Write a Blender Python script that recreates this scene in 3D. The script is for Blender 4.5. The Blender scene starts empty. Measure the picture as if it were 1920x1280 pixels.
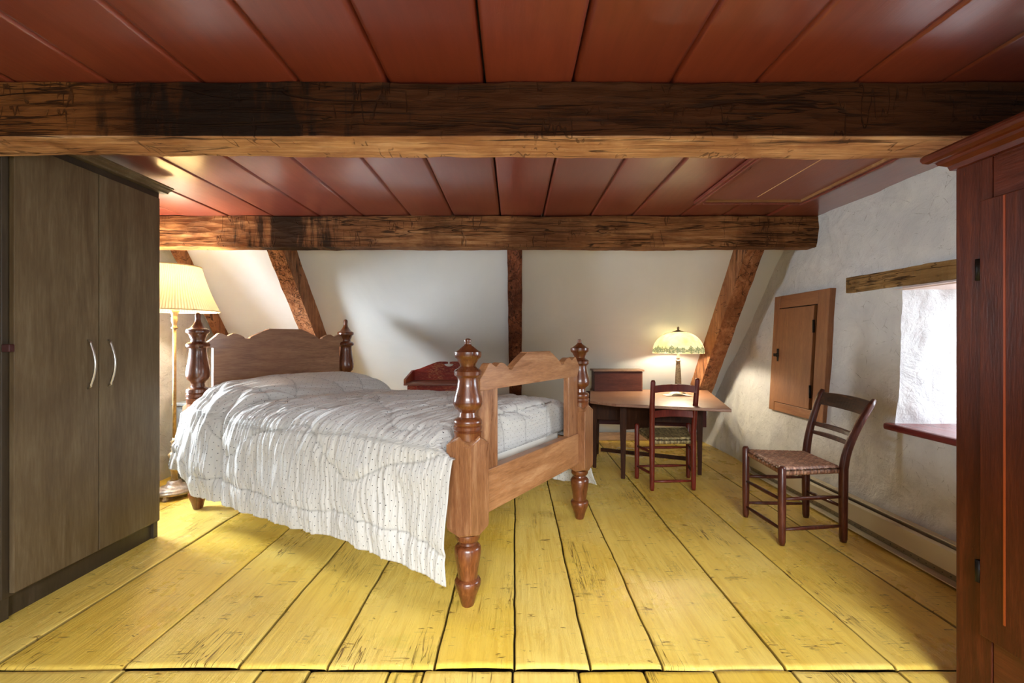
import bpy, math, random
import numpy as np
from mathutils import Vector, Matrix, noise as mn
S = bpy.context.scene
C = S.collection
R = math.radians
random.seed(4)

# ------------------------------------------------------------------ camera, world, light
cam_d = bpy.data.cameras.new('camera'); cam = bpy.data.objects.new('camera', cam_d); C.objects.link(cam)
cam.location = (0, 0, 1.1); cam.rotation_euler = (R(90), 0, 0)
cam_d.sensor_width = 36; cam_d.lens = 36*870/1920
cam_d.shift_x = -5/1920; cam_d.shift_y = -2/1920; cam_d.clip_start = .02
S.camera = cam
S.view_settings.view_transform = 'Standard'; S.view_settings.look = 'None'
S.view_settings.gamma = 1; S.view_settings.use_curve_mapping = False
S.view_settings.exposure = 1.28

W = bpy.data.worlds.new('sky'); S.world = W; W.use_nodes = True
wn = W.node_tree.nodes; bg = wn['Background']
sky = wn.new('ShaderNodeTexSky'); sky.sky_type = 'HOSEK_WILKIE'; sky.turbidity = 4; sky.sun_direction = (.3, -.5, .7)
W.node_tree.links.new(sky.outputs[0], bg.inputs[0]); bg.inputs[1].default_value = 1.0

def area(name, loc, aim, sx, sy, e, col):
    d = bpy.data.lights.new(name, 'AREA'); d.shape = 'RECTANGLE'; d.size = sx; d.size_y = sy; d.energy = e; d.color = col
    o = bpy.data.objects.new(name, d); C.objects.link(o); o.location = loc
    o.rotation_euler = (Vector(aim)-Vector(loc)).to_track_quat('-Z', 'Y').to_euler()
    return o
COOL = (.80, .90, 1.0)
area('daylight_right', (3.35, 2.25, 1.25), (2.0, 2.0, .8), 1.5, 1.2, 66, COOL)
area('daylight_left', (-3.25, 3.05, 1.15), (-2.0, 3.05, .9), .9, .9, 160, COOL)
area('fill_rear', (.25, -1.68, 1.0), (.1, 1.5, .75), 1.9, 1.05, 13, (.86, .93, 1))  # unseen light added behind the camera as frontal fill
area('fill_high_rear', (.35, -4.8, 2.85), (.1, 2.8, 0), 3.2, 1.5, 520, (.92, .96, 1))  # unseen high light added to brighten the floor but not the ceiling
area('fill_side', (2.55, -.55, 1.25), (0, .8, .9), .9, .9, 20, COOL)  # unseen light added at the right as room fill

# ------------------------------------------------------------------ helpers
def tag(o, label=None, cat=None, group=None, kind=None):
    if label: o['label'] = label
    if cat: o['category'] = cat
    if group: o['group'] = group
    if kind: o['kind'] = kind
    return o
def thing(name, label, cat, loc, rz=0, group=None):
    o = bpy.data.objects.new(name, None); C.objects.link(o); o.empty_display_size = .1
    o.location = loc; o.rotation_euler = (0, 0, rz)
    return tag(o, label, cat, group)
def M_of(o):
    m = Matrix.Translation(o.location) @ o.rotation_euler.to_matrix().to_4x4()
    return (M_of(o.parent) @ m) if o.parent else m
class MB:
    def __init__(s): s.v = []; s.f = []; s.uv = None; s.sm = []
    def add(s, vs, fs, smooth=False):
        n = len(s.v); s.v += [tuple(v) for v in vs]
        s.f += [tuple(i+n for i in f) for f in fs]; s.sm += [smooth]*len(fs); return s
    def box(s, x0, x1, y0, y1, z0, z1, M=None):
        vs = [Vector((x, y, z)) for x in (x0, x1) for y in (y0, y1) for z in (z0, z1)]
        if M is not None: vs = [M @ v for v in vs]
        return s.add(vs, [(0,1,3,2),(4,6,7,5),(0,4,5,1),(2,3,7,6),(0,2,6,4),(1,5,7,3)])
    def prism(s, pts, fn, t0, t1, smooth=False):
        # outline pts (2D, ccw) extruded; fn(p, t) -> 3D
        n = len(pts); vs = [fn(p, t0) for p in pts]+[fn(p, t1) for p in pts]
        return s.add(vs, [tuple(range(n))[::-1], tuple(range(n, 2*n))]+[(i, (i+1) % n, n+(i+1) % n, n+i) for i in range(n)], smooth)
    def lathe(s, prof, c=(0,0), n=40, M=None, mod=None):
        vs = []
        for z, r in prof:
            for k in range(n):
                a = 2*math.pi*k/n; rr = r*(mod(k, n, z) if mod else 1)
                v = Vector((c[0]+rr*math.cos(a), c[1]+rr*math.sin(a), z)); vs.append(M @ v if M is not None else v)
        m = len(prof); fs = [(i*n+k, i*n+(k+1) % n, (i+1)*n+(k+1) % n, (i+1)*n+k) for i in range(m-1) for k in range(n)]
        fs += [tuple(range(n))[::-1], tuple((m-1)*n+k for k in range(n))]
        return s.add(vs, fs, True)
    def tube(s, path, rad, n=12, sq=None, cap=True):
        path = [Vector(p) for p in path]; rad = rad if isinstance(rad, (list, tuple)) else [rad]*len(path)
        vs = []; up = Vector((0, 0, 1)); d0 = (path[1]-path[0]).normalized()
        side = d0.cross(up); side = side.normalized() if side.length > .05 else Vector((1, 0, 0))
        for i, p in enumerate(path):
            d = (path[min(i+1, len(path)-1)]-path[max(i-1, 0)]).normalized()
            side = (side-d*side.dot(d)).normalized(); b = d.cross(side)
            for k in range(n):
                a = 2*math.pi*(k+.5)/n; ca, sa = math.cos(a), math.sin(a)
                if sq: e = sq; ca, sa = math.copysign(abs(ca)**e, ca), math.copysign(abs(sa)**e, sa)
                vs.append(p+side*ca*rad[i]+b*sa*rad[i])
        m = len(path); fs = [(i*n+k, i*n+(k+1) % n, (i+1)*n+(k+1) % n, (i+1)*n+k) for i in range(m-1) for k in range(n)]
        if cap: fs += [tuple(range(n))[::-1], tuple((m-1)*n+k for k in range(n))]
        return s.add(vs, fs, True)
    def grid(s, fn, us, ws, smooth=True, flip=False):
        vs = [fn(u, w) for u in us for w in ws]; nw = len(ws)
        fs = [(i*nw+j, (i+1)*nw+j, (i+1)*nw+j+1, i*nw+j+1) for i in range(len(us)-1) for j in range(nw-1)]
        if flip: fs = [f[::-1] for f in fs]
        return s.add(vs, fs, smooth)
    def build(s, name, mat, parent=None, bevel=0, label=None, wn_=False):
        vs = s.v
        if parent is not None:
            inv = M_of(parent).inverted(); vs = [inv @ Vector(v) for v in vs]
        me = bpy.data.meshes.new(name); me.from_pydata([tuple(v) for v in vs], [], s.f)
        me.polygons.foreach_set('use_smooth', s.sm)
        if s.uv is not None:
            l = me.uv_layers.new(name='UVMap'); li = np.zeros(len(me.loops), dtype=np.int32); me.loops.foreach_get('vertex_index', li)
            l.data.foreach_set('uv', np.asarray(s.uv)[li].astype(np.float32).ravel())
        me.update(); o = bpy.data.objects.new(name, me); C.objects.link(o)
        if parent is not None: o.parent = parent
        me.materials.append(mat)
        if bevel:
            b = o.modifiers.new('b', 'BEVEL'); b.width = bevel; b.segments = 2; b.limit_method = 'ANGLE'; b.angle_limit = R(35)
            b.harden_normals = False
        if label: o['label'] = label
        return o
def lin(a, b, n): return [a+(b-a)*i/(n-1) for i in range(n)]
def fr(x, y, z, s=1, o=3):  # fractal noise about -1..1
    return mn.fractal(Vector((x*s, y*s, z*s)), 1.0, 2.0, o)
def ss(a, b, x):
    t = min(1, max(0, (x-a)/(b-a))); return t*t*(3-2*t)

# ------------------------------------------------------------------ materials
def srgb(r, g, b):
    f = lambda c: (c/255/12.92) if c/255 <= .04045 else ((c/255+.055)/1.055)**2.4
    return (f(r), f(g), f(b), 1)
class NT:
    def __init__(s, name):
        m = bpy.data.materials.new(name); m.use_nodes = True; s.m = m; s.t = m.node_tree; s.p = s.t.nodes['Principled BSDF']
        s.tc = s.t.nodes.new('ShaderNodeTexCoord')
    def n(s, typ, ins={}, **kw):
        nd = s.t.nodes.new(typ)
        for k, v in kw.items(): setattr(nd, k, v)
        for k, v in ins.items():
            if isinstance(v, bpy.types.NodeSocket): s.t.links.new(v, nd.inputs[k])
            else: nd.inputs[k].default_value = v
        return nd
    def l(s, a, b): s.t.links.new(a, b)
    def mapp(s, sc=(1,1,1), rot=(0,0,0), src=None):
        return s.n('ShaderNodeMapping', {'Vector': src or s.tc.outputs['Object'], 'Scale': sc, 'Rotation': rot}).outputs[0]
    def noise(s, sc, detail=5, rough=.55, vec=None, dist=0):
        return s.n('ShaderNodeTexNoise', {'Vector': vec or s.tc.outputs['Object'], 'Scale': sc, 'Detail': detail, 'Roughness': rough, 'Distortion': dist}).outputs['Fac']
    def ramp(s, fac, stops):
        r = s.n('ShaderNodeValToRGB', {'Fac': fac}); e = r.color_ramp.elements
        while len(e) < len(stops): e.new(.5)
        for i, (p, c) in enumerate(stops):
            e[i].position = p; e[i].color = c if isinstance(c, tuple) else (c, c, c, 1)
        return r.outputs[0]
    def mix(s, f, a, b, mode='MIX'):
        m = s.n('ShaderNodeMix', data_type='RGBA', blend_type=mode)
        for k, v in ((0, f), (6, a), (7, b)):
            if isinstance(v, bpy.types.NodeSocket): s.l(v, m.inputs[k])
            else: m.inputs[k].default_value = v
        return m.outputs[2]
    def math(s, op, a, b=0, clamp=False):
        m = s.n('ShaderNodeMath', operation=op, use_clamp=clamp)
        for k, v in ((0, a), (1, b)):
            if isinstance(v, bpy.types.NodeSocket): s.l(v, m.inputs[k])
            else: m.inputs[k].default_value = v
        return m.outputs[0]
    def bump(s, h, st=.3, dist=.01, nrm=None):
        b = s.n('ShaderNodeBump', {'Height': h, 'Strength': st, 'Distance': dist})
        if nrm: s.l(nrm, b.inputs['Normal'])
        s.l(b.outputs[0], s.p.inputs['Normal']); return b.outputs[0]
    def out(s, col=None, rough=None, **kw):
        for k, v in (('Base Color', col), ('Roughness', rough)):
            if v is None: continue
            if isinstance(v, bpy.types.NodeSocket): s.l(v, s.p.inputs[k])
            else: s.p.inputs[k].default_value = v
        for k, v in kw.items(): s.p.inputs[k.replace('_', ' ')].default_value = v
        return s.m
AX = {'x': (1, 9, 9), 'y': (9, 1, 9), 'z': (9, 9, 1)}
def wood(name, dark, mid, light, ax='z', sc=4, rough=.45, bs=.25, coat=0, knots=0, wear=None, wearamt=.62, spec=.5, rot=(0,0,0)):
    t = NT(name); v = t.mapp(AX[ax], rot)
    n1 = t.noise(sc, 7, .6, v, .6); n2 = t.noise(sc*7, 4, .6, v); n3 = t.noise(1.7, 4, .6)
    f = t.math('ADD', t.math('MULTIPLY', n1, .65), t.math('MULTIPLY', n2, .35))
    c = t.ramp(f, [(.33, dark), (.52, mid), (.7, light)])
    c = t.mix(t.ramp(n3, [(.38, .45), (.62, 0.0)]), c, dark)
    if knots:
        vo = t.n('ShaderNodeTexVoronoi', {'Vector': t.mapp((3, 3, 3)), 'Scale': knots})
        c = t.mix(t.ramp(vo.outputs['Distance'], [(.05, .8), (.14, 0.0)]), c, tuple(x*.35 for x in dark[:3])+(1,))
    if wear:
        w = t.noise(38, 6, .75, t.mapp(AX[ax] if ax else (1,1,1))); w2 = t.noise(5, 3, .5)
        c = t.mix(t.ramp(t.math('ADD', t.math('MULTIPLY', w, .7), t.math('MULTIPLY', w2, .3)), [(wearamt, 0.0), (wearamt+.03, .85)]), c, wear)
    t.bump(t.math('ADD', n2, n1), bs, .004)
    return t.out(c, t.ramp(n1, [(.3, rough*.8), (.7, min(1, rough*1.25))]), Coat_Weight=coat, Coat_Roughness=.12, Specular_IOR_Level=spec)
def plain(name, col, rough=.5, metal=0, bs=0, bsc=40, var=.0, **kw):
    t = NT(name); n = t.noise(bsc, 5)
    if bs: t.bump(n, bs, .003)
    c = t.mix(t.ramp(n, [(.35, 0.0), (.65, 1.0)]), tuple(x*(1-var) for x in col[:3])+(1,), col)
    return t.out(c, rough, Metallic=metal, **kw)

def line(t, n, eps):  # thin contour line of a noise
    return t.ramp(t.math('ABSOLUTE', t.math('SUBTRACT', n, .5)), [(eps*.4, 1.0), (eps, 0.0)])
def floor_mat():
    t = NT('yellow_floor_paint'); tn = t.n('ShaderNodeAttribute', attribute_name='tone').outputs['Fac']; ed = t.n('ShaderNodeAttribute', attribute_name='dirt').outputs['Fac']
    off = t.n('ShaderNodeVectorMath', {0: t.tc.outputs['Object'], 1: t.n('ShaderNodeCombineXYZ', {0: 0.0, 1: t.math('MULTIPLY', tn, 17.0), 2: t.math('MULTIPLY', tn, 5.0)}).outputs[0]}, operation='ADD').outputs[0]
    def mp(sc, rz=0): return t.mapp(sc, (0, 0, rz), off)
    big = t.noise(1.3, 4, .6, off); g = t.noise(4, 8, .68, mp((8, .6, 1)), .9); g2 = t.noise(14, 5, .7, mp((7, .5, 1)), .5)
    c = t.mix(tn, srgb(234, 196, 74), srgb(242, 210, 104))
    c = t.mix(t.ramp(g, [(.36, .5), (.56, 0.0)]), c, srgb(206, 160, 46))
    c = t.mix(t.ramp(big, [(.45, 0.0), (.7, .4)]), c, srgb(244, 224, 140))
    ck = t.math('MULTIPLY', line(t, t.noise(5, 3, .6, mp((7, .35, 1)), .5), .012), t.ramp(t.noise(2.6, 3, .5, mp((1.4, .7, 1))), [(.56, 0.0), (.62, .9)]))
    ck2 = t.math('MULTIPLY', line(t, t.noise(16, 3, .6, mp((6, .3, 1)), .3), .02), t.ramp(t.noise(3.6, 4, .6, mp((1.6, .6, 1.7))), [(.60, 0.0), (.68, .65)]))
    cr = t.math('MAXIMUM', ck, ck2)
    scr = 0
    for k, (rz, sc) in enumerate(((.7, 5), (-.6, 6), (1.3, 5))):
        a = t.math('MULTIPLY', line(t, t.noise(sc, 2, .5, mp((.7, 7, 1), rz)), .014), t.ramp(t.noise(9+k, 3, .6, mp((1, 1.1, 2.2))), [(.615, 0.0), (.64, .8)]))
        scr = t.math('MAXIMUM', scr, a)
    c = t.mix(t.math('MAXIMUM', cr, scr), c, srgb(112, 76, 24))
    worn = t.ramp(t.noise(13, 5, .75, mp((1.3, 1, 1))), [(.715, 0.0), (.73, .7)]); c = t.mix(worn, c, srgb(206, 196, 168))
    green = t.ramp(t.noise(2.2, 5, .7, mp((1, 1.2, 3))), [(.60, 0.0), (.72, .45)]); c = t.mix(green, c, srgb(176, 164, 50))
    c = t.mix(ed, c, srgb(70, 46, 14))
    h = t.math('ADD', t.math('MULTIPLY', g, 1.1), t.math('SUBTRACT', t.math('MULTIPLY', g2, .55), t.math('MULTIPLY', cr, .35)))
    h = t.math('ADD', h, t.math('SUBTRACT', t.math('MULTIPLY', t.noise(45, 4, .6), .16), t.math('MULTIPLY', scr, .12)))
    t.bump(h, .6, .008)
    return t.out(c, t.ramp(t.noise(3, 5, .6), [(.3, .20), (.7, .40)]), Specular_IOR_Level=.55)
def ceil_mat():
    t = NT('oxblood_ceiling_paint'); at = t.n('ShaderNodeAttribute', attribute_name='tone').outputs['Fac']
    g = t.noise(4, 7, .6, t.mapp((8, .8, 1)), .4); g2 = t.noise(26, 4, .6, t.mapp((8, .8, 1)))
    c = t.mix(at, srgb(118, 50, 36), srgb(136, 62, 48)); c = t.mix(t.ramp(g, [(.4, .3), (.6, 0.0)]), c, srgb(100, 40, 30))
    blob = t.ramp(t.noise(9, 5, .7), [(.66, 0.0), (.72, 1.0)])
    t.bump(t.math('ADD', t.math('ADD', t.math('MULTIPLY', g, .5), t.math('MULTIPLY', g2, .3)), t.math('MULTIPLY', blob, .25)), .35, .004)
    return t.out(c, t.ramp(t.noise(2.2, 4), [(.3, .30), (.7, .40)]), Specular_IOR_Level=.8, Coat_Weight=1.0, Coat_Roughness=.2)
def plaster_mat(name, col, col2, rough_st, sc=6, cracks=True):
    t = NT(name); n = t.noise(sc, 9, .62, None, .8); m = t.noise(sc*5, 6, .65, None, .3)
    c = t.mix(t.ramp(n, [(.3, 0.0), (.7, 1.0)]), col2, col)
    if cracks:
        vo = t.n('ShaderNodeTexVoronoi', {'Vector': t.mapp((1, 1, 1)), 'Scale': 9}, feature='DISTANCE_TO_EDGE')
        k = t.math('MULTIPLY', t.ramp(vo.outputs['Distance'], [(.0, .9), (.012, 0.0)]), t.ramp(m, [(.5, 0.0), (.62, 1.0)]))
        c = t.mix(k, c, srgb(120, 114, 104))
        c = t.mix(t.ramp(t.noise(30, 4, .7), [(.70, 0.0), (.74, .55)]), c, srgb(140, 136, 126))
    t.bump(t.math('ADD', t.math('MULTIPLY', n, 1.0), t.math('MULTIPLY', m, .35)), rough_st, .02)
    return t.out(c, .8, Specular_IOR_Level=.25)
def beam_mat(name, dark, mid, light, ax='x', face=None, char=.0, rot=(0,0,0), cutrot=(0, .9, 0), chx=None):
    t = NT(name); v = t.mapp({'x': (.5, 8, 8), 'z': (8, 8, .5), 'y': (8, .5, 8)}[ax], rot)
    g = t.noise(2.2, 8, .62, v, 1.2); g2 = t.noise(9, 6, .7, v, .4); b = t.noise(2.3, 5, .6, None, .8)
    c = t.ramp(t.math('ADD', t.math('MULTIPLY', g, .6), t.math('MULTIPLY', g2, .4)), [(.34, dark), (.5, mid), (.66, light)])
    c = t.mix(t.ramp(b, [(.40, .75), (.58, 0.0)]), c, dark)
    cut = t.n('ShaderNodeTexVoronoi', {'Vector': t.mapp((1, .4, 3.2) if ax == 'x' else (3.2, 3.2, 1), cutrot), 'Scale': 8.0, 'Randomness': 1.0}, feature='F1').outputs['Distance']
    xyz = t.n('ShaderNodeSeparateXYZ', {0: t.tc.outputs['Object']}).outputs; fm = None
    if face:   # nearest beam: side faces get stain plus painted shade, underside painted bounce-lit
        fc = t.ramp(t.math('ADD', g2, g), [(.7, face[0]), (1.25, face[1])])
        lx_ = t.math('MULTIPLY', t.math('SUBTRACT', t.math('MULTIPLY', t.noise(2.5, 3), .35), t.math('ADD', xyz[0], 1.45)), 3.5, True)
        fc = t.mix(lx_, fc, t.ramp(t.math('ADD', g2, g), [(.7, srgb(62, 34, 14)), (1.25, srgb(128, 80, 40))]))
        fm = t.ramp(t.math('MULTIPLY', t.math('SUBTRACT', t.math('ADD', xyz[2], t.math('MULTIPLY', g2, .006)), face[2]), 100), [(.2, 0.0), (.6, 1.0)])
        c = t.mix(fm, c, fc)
    if char:
        near = t.math('SUBTRACT', 1, t.math('DIVIDE', t.math('ABSOLUTE', t.math('SUBTRACT', xyz[0], chx[0])), chx[1]), True)
        s_ = t.noise(5, 5, .65, t.mapp((2.6, 1, .45)), .6)
        k = t.ramp(t.math('ADD', t.math('MULTIPLY', near, .36), t.math('MULTIPLY', s_, .8)), [(.56, 0.0), (.68, char)])
        if fm: k = t.math('MULTIPLY', k, fm)
        c = t.mix(k, c, srgb(26, 17, 12))
    off = t.noise(1.5, 3, .5); long_ = (.22, 5, 5) if ax == 'x' else ((5, .22, 5) if ax == 'y' else (5, 5, .22))
    ck1 = t.math('MULTIPLY', line(t, t.noise(2.6, 4, .55, t.mapp(long_, rot), .9), .016), t.ramp(t.noise(1.9, 3, .5), [(.42, 0.0), (.5, 1.0)]))
    ck2 = t.math('MULTIPLY', line(t, t.noise(7, 4, .6, t.mapp(long_, rot), .6), .03), t.ramp(t.noise(3.1, 3, .6), [(.50, 0.0), (.6, .5)]))
    tick = t.math('MULTIPLY', line(t, t.noise(5, 2, .5, t.mapp((3.5, 1.0, .8) if ax == 'x' else (.8, 1, 3.5), cutrot), .2), .02), t.ramp(t.noise(7, 3, .6), [(.52, 0.0), (.58, .7)]))
    check = t.math('MAXIMUM', t.math('MAXIMUM', ck1, ck2), tick)
    c = t.mix(t.math('MULTIPLY', check, .85), c, srgb(38, 20, 10))
    h = t.math('SUBTRACT', t.math('ADD', t.math('MULTIPLY', cut, 1.3), t.math('MULTIPLY', g2, .6)), t.math('MULTIPLY', check, .7))
    t.bump(h, .8, .013)
    return t.out(c, .65, Specular_IOR_Level=.15)
def quilt_mat():
    t = NT('dotted_cotton'); uv = t.tc.outputs['UV']
    def dots(off):
        v = t.n('ShaderNodeVectorMath', {0: uv, 1: (off[0], off[1], 0)}, operation='ADD').outputs[0]
        v = t.n('ShaderNodeVectorMath', {0: v, 1: (1/.042, 1/.034, 0)}, operation='MULTIPLY').outputs[0]
        v = t.n('ShaderNodeVectorMath', {0: v}, operation='FRACTION').outputs[0]
        v = t.n('ShaderNodeVectorMath', {0: v, 1: (.5, .5, 0)}, operation='SUBTRACT').outputs[0]
        v = t.n('ShaderNodeVectorMath', {0: v, 1: (.042, .034, 0)}, operation='MULTIPLY').outputs[0]
        return t.n('ShaderNodeVectorMath', {0: v}, operation='LENGTH').outputs['Value']
    d = t.math('MINIMUM', dots((0, 0)), dots((.021, .017)))
    k = t.math('LESS_THAN', d, .0019)
    seam = t.n('ShaderNodeAttribute', attribute_name='seam').outputs['Fac']
    c = t.mix(t.noise(3, 3), srgb(190, 188, 182), srgb(201, 199, 194))
    c = t.mix(t.math('MULTIPLY', seam, .55), c, srgb(120, 118, 114)); c = t.mix(k, c, srgb(38, 38, 46))
    fine = t.noise(7, 5, .6, t.n('ShaderNodeMapping', {'Vector': uv, 'Scale': (1.2, 9, 1)}).outputs[0], .8)
    t.bump(fine, .8, .012)
    return t.out(c, .85, Specular_IOR_Level=.15, Sheen_Weight=.15)
def weave_mat(name, c1, c2, c3, n=15, m=15):
    t = NT(name); uv = t.tc.outputs['UV']
    ck = t.n('ShaderNodeTexChecker', {'Vector': t.n('ShaderNodeMapping', {'Vector': uv, 'Scale': (n, m, 1)}).outputs[0], 'Scale': 1}).outputs['Fac']
    c = t.mix(ck, c1, c2); no = t.noise(6, 6, .7)
    c = t.mix(t.ramp(t.noise(45, 5, .7), [(.42, .0), (.62, .9)]), c, c3)
    c = t.mix(t.ramp(no, [(.42, .5), (.6, 0.0)]), c, tuple(x*.35 for x in c1[:3])+(1,))
    seam = t.n('ShaderNodeAttribute', attribute_name='gap').outputs['Fac']
    c = t.mix(seam, c, srgb(30, 18, 12))
    t.bump(t.noise(80, 3), .3, .002)
    return t.out(c, .55)

M = {}
M['floor'] = floor_mat(); M['ceil'] = ceil_mat()
M['rough_wall'] = plaster_mat('rough_lime_plaster', srgb(226, 226, 224), srgb(204, 204, 204), .8, 5)
M['slope'] = plaster_mat('smooth_white_plaster', srgb(232, 233, 230), srgb(222, 223, 221), .06, 1.2, False)
M['beam'] = beam_mat('stained_shaded_beam', srgb(150, 98, 62), srgb(206, 156, 112), srgb(232, 194, 154), face=(srgb(26, 13, 5), srgb(70, 38, 16), 1.812), char=.9, chx=(-1.0, .75))
M['beam2'] = beam_mat('hewn_pine_beam', srgb(98, 60, 34), srgb(154, 104, 64), srgb(196, 148, 102), char=.85, chx=(-1.62, .62))
M['rafter'] = beam_mat('pine_rafter', srgb(124, 76, 46), srgb(172, 116, 78), srgb(202, 148, 106), ax='z', rot=(R(-38.9), 0, 0), cutrot=(R(-38.9), 0, 0))
M['rafter_dark'] = beam_mat('dark_rafter', srgb(74, 38, 24), srgb(128, 72, 46), srgb(170, 108, 74), ax='z', rot=(R(-38.9), 0, 0), cutrot=(R(-38.9), 0, 0))
BD, BM_, BL = srgb(98, 58, 34), srgb(148, 100, 64), srgb(182, 138, 96)
M['bed_z'] = wood('varnished_maple_upright', BD, BM_, BL, 'z', 4, .32, .12, .25)
M['bed_x'] = wood('varnished_maple_rail', srgb(122, 78, 46), srgb(168, 118, 76), srgb(196, 150, 104), 'y', 2.6, .38, .12, .1, knots=.5)
M['bed_turn'] = wood('dark_turned_maple', srgb(58, 26, 10), srgb(108, 56, 26), srgb(146, 88, 46), 'z', 3, .30, .05, .35)
M['head_board'] = wood('worn_headboard', srgb(116, 76, 52), srgb(158, 114, 82), srgb(184, 142, 106), 'y', 2.6, .42, .15, .1, knots=.5)
M['quilt'] = quilt_mat(); M['mattress'] = plain('mattress_ticking', srgb(220, 216, 206), .9)
M['wardrobe'] = wood('grey_brown_wardrobe_board', srgb(80, 64, 44), srgb(104, 88, 64), srgb(122, 108, 84), 'z', 1.6, .5, .04, spec=.3)
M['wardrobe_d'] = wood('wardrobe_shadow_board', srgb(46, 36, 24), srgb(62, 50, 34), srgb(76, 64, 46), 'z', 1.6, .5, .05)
M['nickel'] = plain('brushed_nickel', srgb(200, 196, 186), .3, 1)
M['armoire'] = wood('red_brown_painted_pine', srgb(58, 20, 6), srgb(86, 36, 16), srgb(116, 56, 28), 'z', 3, .4, .25, .05, spec=.25, wear=srgb(160, 70, 22), wearamt=.66)
M['armoire_y'] = wood('red_brown_cornice', srgb(66, 24, 10), srgb(96, 40, 20), srgb(124, 60, 34), 'y', 3, .32, .2, .15, spec=.35)
M['iron'] = plain('black_iron', srgb(26, 22, 20), .5, .6, .3)
M['red_slat'] = wood('worn_oxblood_chair_paint', srgb(76, 20, 12), srgb(108, 36, 22), srgb(130, 54, 36), 'z', 4, .38, .15, .1, spec=.35, wear=srgb(196, 120, 70), wearamt=.665)
M['brown_chair'] = wood('dark_walnut_chair', srgb(48, 18, 10), srgb(84, 38, 24), srgb(116, 64, 44), 'z', 4, .34, .12, .15, spec=.35, wear=srgb(140, 92, 66), wearamt=.69)
M['crest'] = wood('worn_crest_rail', srgb(52, 38, 30), srgb(82, 58, 42), srgb(130, 84, 52), 'y', 3, .4, .15, .1, wear=srgb(170, 84, 40), wearamt=.6)
M['table_top'] = wood('scrubbed_red_table_top', srgb(108, 68, 50), srgb(150, 110, 86), srgb(186, 152, 126), 'x', 4, .4, .2, .05, wear=srgb(206, 164, 136), wearamt=.6, rot=(0, 0, R(14)))
M['table_leg'] = wood('dark_brown_table_base', srgb(38, 20, 10), srgb(64, 36, 20), srgb(88, 54, 34), 'z', 4, .5, .15, .0, wear=srgb(120, 76, 50), wearamt=.68, spec=.1)
M['table_leaf'] = wood('oxblood_table_leaf', srgb(54, 12, 8), srgb(76, 22, 14), srgb(94, 34, 22), 'x', 4, .5, .15, spec=.25)
M['box'] = wood('dark_maroon_box', srgb(52, 22, 16), srgb(80, 38, 29), srgb(100, 54, 42), 'x', 4, .5, .2, 0, wear=srgb(170, 126, 96), wearamt=.66, spec=.25)
M['box_lid'] = wood('pale_worn_lid', srgb(110, 80, 62), srgb(146, 112, 90), srgb(176, 146, 122), 'x', 5, .5, .2)
M['wash'] = wood('distressed_red_washstand', srgb(108, 26, 14), srgb(150, 42, 22), srgb(178, 66, 34), 'x', 5, .45, .3, 0, wear=srgb(206, 146, 90), wearamt=.56, spec=.3)
M['wash_top'] = wood('brown_washstand_shelf', srgb(104, 58, 42), srgb(144, 88, 66), srgb(176, 120, 94), 'x', 5, .4, .2)
M['cup'] = wood('honey_pine_cupboard', srgb(130, 82, 50), srgb(162, 110, 72), srgb(186, 136, 94), 'z', 3, .5, .12)
M['cup_x'] = wood('honey_pine_rail', srgb(130, 82, 50), srgb(162, 110, 72), srgb(186, 136, 94), 'y', 3, .5, .12)
M['lintel'] = beam_mat('weathered_lintel', srgb(124, 92, 52), srgb(170, 134, 86), srgb(200, 166, 116), ax='y', cutrot=(0, 0, 0))
M['sill'] = wood('oxblood_sill', srgb(92, 26, 28), srgb(116, 40, 40), srgb(132, 54, 52), 'y', 3, .3, .1, .3)
M['white_paint'] = plain('white_window_paint', srgb(236, 234, 228), .5, 0, .1)
M['soffit'] = wood('pale_soffit_boards', srgb(208, 182, 168), srgb(226, 204, 192), srgb(236, 220, 210), 'y', 3, .6, .15)
M['heater'] = plain('beige_heater_enamel', srgb(202, 192, 164), .45, 0, .02)
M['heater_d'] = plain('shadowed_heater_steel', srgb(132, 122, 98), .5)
M['skirt'] = wood('grey_brown_baseboard', srgb(120, 92, 68), srgb(156, 124, 96), srgb(186, 156, 128), 'x', 4, .6, .2)
M['grey_box'] = wood('grey_painted_nightstand', srgb(98, 100, 98), srgb(124, 126, 124), srgb(148, 150, 148), 'z', 4, .55, .2)
M['hatch'] = wood('oxblood_hatch', srgb(124, 70, 64), srgb(142, 88, 80), srgb(160, 106, 96), 'y', 3, .35, .2)
M['hatch_frame'] = wood('oxblood_moulding', srgb(104, 46, 38), srgb(128, 66, 54), srgb(150, 88, 72), 'y', 3, .32, .15)
M['raw'] = wood('raw_moulding_edge', srgb(128, 88, 50), srgb(162, 118, 74), srgb(188, 146, 98), 'x', 3, .5, .15)
M['brass'] = plain('aged_gilt_metal', srgb(186, 158, 112), .4, .55, .5, 60, .35)
M['base_metal'] = plain('silvered_cast_base', srgb(190, 176, 160), .42, .5, .8, 45, .4)
M['lamp_metal'] = plain('textured_pewter', srgb(150, 128, 104), .4, .6, 1.0, 120, .6)
M['glass'] = None
def glass_mat():
    t = NT('window_glass'); N = t.t.nodes
    a = t.n('ShaderNodeBsdfTransparent'); b = t.n('ShaderNodeBsdfGlossy', {'Roughness': .02}); m = t.n('ShaderNodeMixShader', {0: .07})
    t.l(a.outputs[0], m.inputs[1]); t.l(b.outputs[0], m.inputs[2]); t.l(m.outputs[0], N['Material Output'].inputs[0]); return t.m
M['glass'] = glass_mat()
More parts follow.
